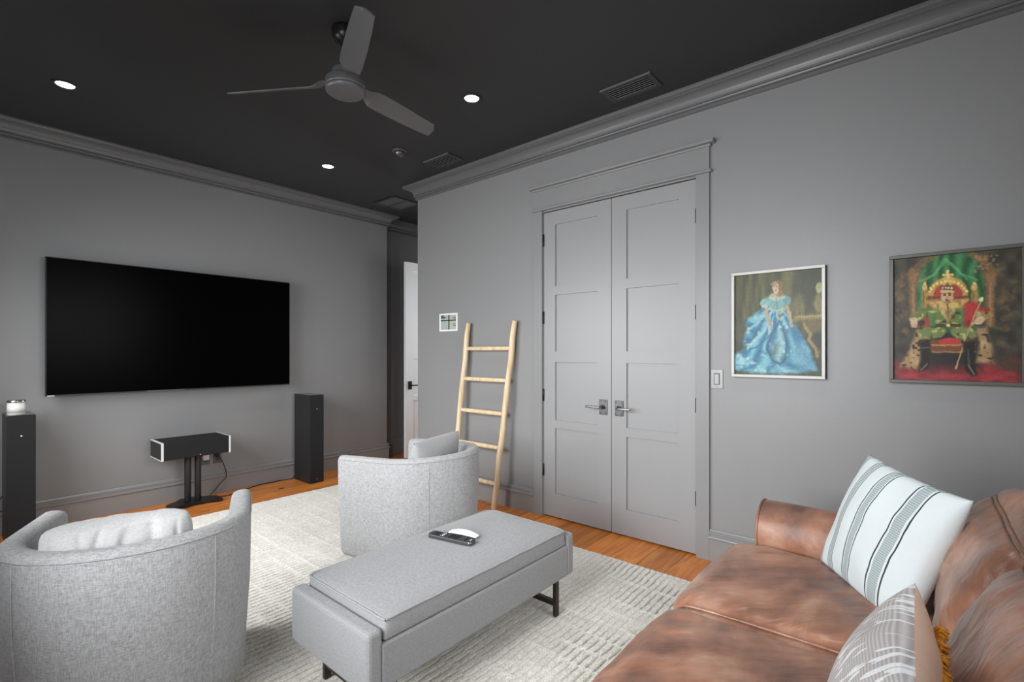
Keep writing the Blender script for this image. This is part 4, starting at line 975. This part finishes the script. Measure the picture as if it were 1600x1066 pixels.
# ------------------------------------------------------------------ swivel tub chairs
def tub_chair(loc, face, label, grp='grey tub chairs on the rug'):
    """face = angle of the opening measured from +Y, anticlockwise"""
    t = thing('tub_chair', label, 'armchair', (loc[0], loc[1], RZ), R(face), grp)
    RO, TH, SL = 0.37, 0.082, 0.342; ZB = 0.035
    st = []                                           # (position on outer path, outward normal, s 0..1 from arm tip to back)
    for k in range(8): f = k/8; st.append((Vector((-RO, SL*(1-f))), Vector((-1, 0)), f*.4))
    for k in range(41):
        a = PI*k/40; st.append((Vector((-RO*math.cos(a), -RO*math.sin(a))), Vector((-math.cos(a), -math.sin(a))), .4+.6*math.sin(a)))
    for k in range(8): f = (k+1)/8; st.append((Vector((RO, SL*f)), Vector((1, 0)), (1-f)*.4))
    bm = NB(); rings = []; top = []; outw = []
    for p, n_, s in st:
        zt = 0.655+0.03*s
        def P(off, zz):
            tp = 0.028*max(0, 1-zz/0.45)               # slight taper towards the floor
            c = p-n_*(off+tp); return (c.x, c.y, zz)
        prof = [P(0.02, ZB), P(0.0, ZB+0.03), P(0, 0.2), P(0, 0.4), P(0, zt-0.03), P(0.004, zt-0.014), P(0.014, zt-0.003), P(0.03, zt), P(TH-0.03, zt-0.002), P(TH-0.012, zt-0.008), P(TH-0.002, zt-0.022), P(TH, zt-0.05), P(TH+0.01, 0.36), P(TH+0.02, 0.2), P(TH+0.02, ZB)]
        rings.append([bm.verts.new(q) for q in prof]); top.append(P(0.001, zt-0.021)); outw.append((p, n_, zt))
    K = len(rings[0])
    def endcap(p, n_, d, s_):
        """round the front of an arm: inset copies of the end section stepped forward"""
        out = []; zt = 0.655+0.03*s_; rr = 0.026
        for q in range(1, 6):
            th = PI/2*q/5; fw = rr*math.sin(th); ins = rr*(1-math.cos(th)); ring = []
            for v_ in base_prof(p, n_, zt):
                off, zz = v_
                mid_ = TH/2; off = off+ins*(1 if off < mid_ else -1)*min(1, abs(off-mid_)/(TH/2)); zz = zz-ins*max(0, min(1, (zz-0.3)/(zt-0.3)))**3+ins*.6*max(0, 1-(zz-ZB)/.12)
                tp = 0.028*max(0, 1-zz/0.45); c = p-n_*(off+tp)+d*fw; ring.append(bm.verts.new((c.x, c.y, zz)))
            out.append(ring)
        return out
    def base_prof(p, n_, zt):
        return [(0.02, ZB), (0.0, ZB+0.03), (0, 0.2), (0, 0.4), (0, zt-0.03), (0.004, zt-0.014), (0.014, zt-0.003), (0.03, zt), (TH-0.03, zt-0.002), (TH-0.012, zt-0.008), (TH-0.002, zt-0.022), (TH, zt-0.05), (TH+0.01, 0.36), (TH+0.02, 0.2), (TH+0.02, ZB)]
    rings = list(reversed(endcap(st[0][0], st[0][1], Vector((0, 1)), 0)))+rings+endcap(st[-1][0], st[-1][1], Vector((0, 1)), 0)
    for a, b in zip(rings, rings[1:]):
        for k in range(K): bm.faces.new((a[k], a[(k+1) % K], b[(k+1) % K], b[k]))
    bm.faces.new(rings[0]); bm.faces.new(list(reversed(rings[-1])))
    # soften both arm ends: pull the end rings' corners in
    sh = obj('shell', bm, chair_m, t, smooth=True)
    obj('piping', tube(NB(), top, 0.0032, 6), chair_m, sh, smooth=True)
    for k in (18, 38):
        p, n_, zt = outw[k]; pts = []
        for q in range(9):
            zz = ZB+0.03+(zt-0.03-ZB-0.03)*q/8; tp = 0.028*max(0, 1-zz/0.45); c = p-n_*(tp-0.0004); pts.append((c.x, c.y, zz))
        obj('seam', tube(NB(), pts, 0.0022, 5), chair_m, sh, smooth=True)
    RI = RO-TH-0.012; poly = [(-RI, SL-0.01)]+[(-RI*math.cos(PI*k/24), -RI*math.sin(PI*k/24)) for k in range(25)]+[(RI, SL-0.01)]
    obj('seat_deck', prism(NB(), [(x*.98, y_) for x, y_ in poly], 0.08, 0.28), chair_m, t, bevel=0.015)
    obj('seat_cushion', prism(NB(), poly, 0.28, 0.43), chair_m, t, smooth=False, bevel=0.04, seg=4)
    obj('swivel_base', lathe(NB(), [(0, 0), (0.21, 0), (0.215, 0.008), (0.2, 0.03), (0.1, 0.08), (0, 0.08)], n=36), blackmetal_m, t, smooth=True, bevel=0.002)
    return t
CA = (0.490, 2.235); CB = (2.040, 2.495)
tub_chair(CA, -22, 'light grey tub chair in the left foreground, nearest the camera')
tub_chair(CB, 12, 'light grey tub chair between the bench and the wooden ladder')
def place_cushion(name, me, mats, M, label, cat, grp=None):
    for m_ in mats: me.materials.append(m_)
    o = link(name, me, None, None, smooth=True); o.matrix_world = M; tag(o, label, cat, grp); return o
def local(c, face, x, y_, z_):
    a = R(face); return Vector((c[0]+x*math.cos(a)-y_*math.sin(a), c[1]+x*math.sin(a)+y_*math.cos(a), z_))
def ldir(face, x, y_, z_):
    a = R(face); return Vector((x*math.cos(a)-y_*math.sin(a), x*math.sin(a)+y_*math.cos(a), z_))
me = cushion_mesh('lumbar_pillow', 0.415, 0.33, 0.20, n=80, seed=3, creases=0.013, pinch=.02, power=.38, rnd=.09)
place_cushion('lumbar_pillow', me, [pil_m, pil_m], frame_mat(local(CA, -22, -0.015, -0.165, 0.605), ldir(-22, 1, 0.06, 0.02), ldir(-22, 0, -0.30, 0.94)), 'wrinkled light grey lumbar pillow on the left tub chair', 'pillow')
me = cushion_mesh('lumbar_pillow', 0.45, 0.36, 0.17, n=40, seed=8, pinch=.04, power=.38)
place_cushion('lumbar_pillow', me, [pilg_m, pilg_m], frame_mat(local(CB, 12, -0.045, -0.12, 0.612), ldir(12, 1, 0.0, 0.03), ldir(12, 0, -0.25, 0.97)), 'grey linen pillow on the tub chair by the ladder', 'pillow')

# ------------------------------------------------------------------ storage bench
t = thing('storage_bench', 'grey upholstered storage bench with a cushioned lid and metal legs', 'bench', (1.485, 1.615, RZ))
W2, D2 = 0.595, 0.258
obj('box_body', bx(-W2+0.055, W2-0.055, -D2, D2, 0.185, 0.335), otto_m, t, bevel=0.008)
for s in (-1, 1):
    a, b = sorted((s*(W2-0.06), s*W2)); obj('end_panel', bx(a, b, -D2-0.001, D2+0.001, 0.183, 0.388), otto_m, t, bevel=0.016, seg=3)
def lid():
    bm = NB(); n, m = 26, 14; w, d = W2-0.064, D2-0.002; z0, z1 = 0.338, 0.414
    topv = {}; mid = {}; bot = {}
    for j in range(m+1):
        for i in range(n+1):
            u, v = -1+2*i/n, -1+2*j/m
            cr = 0.026*((1-u**4)*(1-v**4))**.8+0.005*noise.noise(Vector((u*4, v*3, 1)))*(1-u**6)*(1-v**6)
            k_ = 1-0.016*(abs(u)**12)*(abs(v)**12); topv[i, j] = bm.verts.new((w*u*k_, d*v*k_, z1+cr-0.006*(abs(u)**10)*(abs(v)**10)))
    ring = [(i, 0) for i in range(n+1)]+[(n, j) for j in range(1, m+1)]+[(i, m) for i in range(n-1, -1, -1)]+[(0, j) for j in range(m-1, 0, -1)]
    lo = [bm.verts.new((w*(-1+2*i/n), d*(-1+2*j/m), z0)) for i, j in ring]
    for j in range(m):
        for i in range(n): bm.faces.new((topv[i, j], topv[i+1, j], topv[i+1, j+1], topv[i, j+1]))
    for k in range(len(ring)):
        k2 = (k+1) % len(ring); bm.faces.new((topv[ring[k]], lo[k], lo[k2], topv[ring[k2]]))
    bm.faces.new(list(reversed(lo)))
    return bm, [(w*(-1+2*i/n)*(0.983 if i in (0, n) and j in (0, m) else 0.998), d*(-1+2*j/m)*(0.98 if i in (0, n) and j in (0, m) else 0.998), z1-0.003-(0.004 if i in (0, n) and j in (0, m) else 0)+0.003*noise.noise(Vector((i*.5, j*.7, 2)))) for i, j in ring]
bm, ringp = lid()
ld = obj('lid', bm, otto_m, t, smooth=True, bevel=0.012, seg=3)
obj('piping', tube(NB(), ringp+[ringp[0]], 0.0045, 6, caps=False), otto_m, ld, smooth=True)
for x in (-0.475, 0.487):
    for y_ in (-0.225, 0.205):
        obj('leg', bx(x-0.014, x+0.014, y_-0.009, y_+0.009, 0, 0.185), bronze_m, t, bevel=0.001, seg=1)
    obj('stretcher', bx(x-0.012, x+0.012, -0.216, 0.196, 0.05, 0.072), bronze_m, t)
LT = RZ+0.4445
def remote(c, a, label, dark):
    t = thing('remote_control', label, 'remote', c, a, 'remotes on the bench')
    if dark:
        obj('shell', prism(NB(), rrect(0.05, 0.235, 0.012), 0, 0.017), pewter_m, t, bevel=0.004)
        obj('face_plate', prism(NB(), rrect(0.045, 0.23, 0.010), 0.017, 0.0185), plastdk_m, t)
        bm = NB()
        for r_ in range(13):
            if r_ in (5, 10, 11): continue
            for q in range(4 if r_ > 5 else 3):
                dx = (q-1.5)*0.0098 if r_ > 5 else (q-1)*0.0125
                box(bm, dx-0.0034, dx+0.0034, 0.088-r_*0.014-0.003, 0.088-r_*0.014+0.003, 0.0184, 0.0205)
        b_ = obj('button_field', bm, blackmetal_m, t); b_['kind'] = 'stuff'
        obj('label_plate', bx(-0.016, 0.016, 0.034, 0.052, 0.0185, 0.019), plastic_m, t)
        obj('logo', bx(-0.008, 0.008, -0.106, -0.101, 0.0185, 0.019), silver_m, t)
    else:
        bm = NB(); L_, w_ = 0.075, 0.019
        n = 16; rows = []
        for k in range(n+1):
            u = -1+2*k/n; ww = w_*(1-0.12*u*u); zt = 0.011+0.013*(1-u*u)
            rows.append([bm.verts.new((x_, L_*u, z_)) for x_, z_ in ((-ww, 0.004+0.004*(1-u*u)), (-ww, zt-0.003), (-ww*.8, zt), (ww*.8, zt), (ww, zt-0.003), (ww, 0.004+0.004*(1-u*u)))])
        for a_, b_ in zip(rows, rows[1:]):
            for k in range(6): bm.faces.new((a_[k], a_[(k+1) % 6], b_[(k+1) % 6], b_[k]))
        bm.faces.new(rows[0]); bm.faces.new(list(reversed(rows[-1])))
        obj('shell', bm, plastic_m, t, smooth=True, bevel=0.002)
        obj('underside', prism(NB(), rrect(0.034, 0.14, 0.01), 0, 0.009), plastdk_m, t)
remote((1.512, 1.640, LT-0.002), R(12), 'long dark remote control with many buttons on the bench', True)
remote((1.588, 1.640, LT-0.002), R(13), 'small curved white remote control beside the dark remote', False)

# ------------------------------------------------------------------ leather sofa
t = thing('leather_sofa', 'worn brown leather sofa with a rolled arm and loose cushions', 'sofa', (1.3, 0.15, 0))
OX, OY = 1.3, 0.15
def soft_box(name, x0, x1, y0, y1, z0, z1, r=0.06, bulge=0.03, n=(22, 22, 8), wr=0.006, seed=0, slope=None, parent=t, mat=leather_m):
    """rounded, slightly stuffed cushion"""
    bm = NB(); cx, cy, cz = (x0+x1)/2, (y0+y1)/2, (z0+z1)/2; hx, hy, hz = (x1-x0)/2, (y1-y0)/2, (z1-z0)/2
    cache = {}
    def vert(u, v, w_):
        key = (round(u, 4), round(v, 4), round(w_, 4))
        if key in cache: return cache[key]
        p = Vector((u*hx, v*hy, w_*hz)); q = Vector((max(-hx+r, min(hx-r, p.x)), max(-hy+r, min(hy-r, p.y)), max(-hz+min(r, hz*.95), min(hz-min(r, hz*.95), p.z))))
        d = p-q
        if d.length > 1e-6: p = q+d.normalized()*min(d.length, r)
        bz = bulge*(1-u**2)*(1-v**2); by = bulge*(1-u**2)*(1-w_**2); bxx = bulge*.4*(1-v**2)*(1-w_**2)
        p += Vector((bxx*(1 if u > .999 else -1 if u < -.999 else 0), by*(1 if v > .999 else -1 if v < -.999 else 0), bz*(1 if w_ > .999 else -.3 if w_ < -.999 else 0)))
        s = Vector((p.x*5+seed*3.1, p.y*7+seed, p.z*6))
        nz = noise.noise(s)*wr+abs(noise.noise(s*2.2))*wr*.9
        nn = d.normalized() if d.length > 1e-6 else Vector((0, 0, 1))
        p += nn*nz
        if slope: p = slope(p, u, v, w_)
        vv = bm.verts.new((p.x+cx-OX, p.y+cy-OY, p.z+cz)); cache[key] = vv; return vv
    nx, ny, nz_ = n
    def cl(k, m): # cluster samples near the edges
        s = -1+2*k/m; return math.copysign(abs(s)**0.75, s)
    for (na, nb, fn) in ((nx, ny, lambda a, b, s: (a, b, s)), (nx, nz_, lambda a, b, s: (a, s, b)), (ny, nz_, lambda a, b, s: (s, a, b))):
        for s in (-1, 1):
            for i in range(na):
                for j in range(nb):
                    q = [vert(*fn(cl(i+di, na), cl(j+dj, nb), s)) for di, dj in ((0, 0), (1, 0), (1, 1), (0, 1))]
                    try: bm.faces.new(q)
                    except ValueError: pass
    return obj(name, bm, mat, parent, smooth=True)
SX = [0.235, 0.942, 1.650, 2.392]
for k in range(3):
    soft_box('seat_cushion', SX[k]+0.003, SX[k+1]-0.003, -0.24, 0.685, 0.30, 0.462, r=0.07, bulge=0.026, n=(30, 34, 8), wr=0.007, seed=k+1)
    # double welt along the front-to-back joint
def lean(p, u, v, w_):
    return Vector((p.x, p.y-0.10*(w_+1)*.5-0.03*max(0, w_), p.z))
for k in range(3):
    bc = soft_box('back_cushion', SX[k]+0.004, SX[k+1]-0.004-(0.02 if k == 2 else 0), -0.275, -0.015, 0.455, 0.858, r=0.085, bulge=0.035, n=(30, 12, 26), wr=0.012, seed=k+7, slope=lean)
    # twin stitching along the top front edge
    bv = BVHTree.FromPolygons([v.co.copy() for v in bc.data.vertices], [list(p.vertices) for p in bc.data.polygons])
    for dy in (-0.007, 0.007):
        pts = []
        for q in range(41):
            u = -0.94+1.88*q/40
            x = (SX[k]+SX[k+1])/2+u*(SX[k+1]-SX[k])/2-OX
            h_ = bv.ray_cast(Vector((x, 0.085-OY+dy*.8, 1.185-dy*.6)), Vector((0, -.58, -.81)).normalized())
            if h_[0] is not None: pts.append(h_[0]+h_[1]*0.0005)
        obj('stitching', tube(NB(), pts, 0.003, 6), stitch_m, bc, smooth=True)
def arm(xc, s):
    e = obj('arm', bx(xc-0.105-OX, xc+0.105-OX, -0.30-OY, 0.575-OY, 0.09, 0.50), leather_m, t, bevel=0.01)
    bm = NB(); rings = []
    ny = 30
    for k in range(ny+1):
        y_ = -0.30+0.89*k/ny; e_ = min(1, (k/ny)*20, (1-k/ny)*20+.9); rr = 0.128*(1-0.03*(1-k/ny))
        rings.append([bm.verts.new((xc-OX+rr*math.cos(2*PI*i/40)*1.0+0.002*noise.noise(Vector((i*.2, y_*8, 1))), y_-OY, 0.497+rr*math.sin(2*PI*i/40)+0.003*noise.noise(Vector((i*.25, y_*6, 4))))) for i in range(40)])
    for a_, b_ in zip(rings, rings[1:]):
        for i in range(40): bm.faces.new((a_[i], a_[(i+1) % 40], b_[(i+1) % 40], b_[i]))
    bm.faces.new(rings[0]); bm.faces.new(list(reversed(rings[-1])))
    obj('arm_roll', bm, arm_m, e, smooth=True, bevel=0.014, seg=3)
    obj('welt', tube(NB(), [(xc-OX+0.127*math.cos(2*PI*i/40), 0.583-OY, 0.497+0.127*math.sin(2*PI*i/40)) for i in range(41)], 0.005, 6, caps=False), leather_m, e, smooth=True)
arm(2.497, 1); arm(0.130, -1)
obj('base', bx(0.13-OX, 2.50-OX, -0.34-OY, 0.60-OY, 0.09, 0.302), leather_m, t, bevel=0.015)
soft_box('back_frame', 0.06, 2.60, -0.435, -0.29, 0.09, 0.78, r=0.06, bulge=0.01, n=(30, 8, 14), wr=0.004, seed=20)
for x in (0.12, 2.50):
    for y_ in (-0.34, 0.52):
        obj('leg', lathe(NB(), [(0, 0), (0.02, 0), (0.03, 0.09), (0, 0.09)], (x-OX, y_-OY, 0), 14), bronze_m, t, smooth=True, bevel=0.001)
for k in (1, 2):
    x = SX[k]-OX; pts = [(x, 0.66-OY, 0.408), (x, 0.645-OY, 0.442), (x, 0.58-OY, 0.455), (x, 0.35-OY, 0.462), (x, 0.15-OY, 0.462), (x, 0.0-OY, 0.455)]
    obj('welt', tube(NB(), smooth_path(pts, 8), 0.0045, 6), leather_m, t, smooth=True)

# striped pillow leaning in the corner
me = cushion_mesh('striped_pillow', 0.47, 0.47, 0.17, n=60, seed=11, pinch=.06, wr=.008)
BL, BR, TL, TR = Vector((2.32, 0.335, .485)), Vector((1.98, 0.085, .462)), Vector((2.30, 0.13, .895)), Vector((1.98, -0.10, .845))
ctr = (BL+BR+TL+TR)/4
place_cushion('striped_pillow', me, [stripe_m, stripe_m], frame_mat(ctr, (BR+TR-BL-TL), (TL+TR-BL-BR)), 'large white pillow with grey-blue stripes against the sofa arm', 'pillow')

# tufted pillow in front of the sofa back
me = cushion_mesh('tufted_pillow', 0.46, 0.36, 0.165, n=60, seed=17, pinch=.05, wr=.007, power=.5)
# front must face +Y: width axis runs towards -X
M = frame_mat((1.145, 0.070, 0.640), (-1, -0.02, 0), (0.0, -0.30, 0.95))
tp = place_cushion('tufted_pillow', me, [weave_m, tan_m], M, 'grey and white tufted pillow with tan back and orange fringe', 'pillow')
bm = NB(); rg = random.Random(4)
for k in range(90):
    x = -0.165+0.39*k/89; y_ = 0.185+rg.uniform(-.004, .004)-0.02*(1-(x/.23)**2)
    p0 = Vector((x, y_-0.045, -0.048)); p1 = p0+Vector((rg.uniform(-.006, .006), 0.010+rg.uniform(-.004, .004), -0.006)); p2 = p1+Vector((rg.uniform(-.008, .008), -0.002, -0.009+rg.uniform(-.004, .003)))
    tube(bm, [p0, p1, p2], [0.004, .0045, .002], 5)
fr = obj('fringe', bm, orange_m, tp, smooth=True); fr['kind'] = 'stuff'; fr['label'] = 'orange yarn fringe'
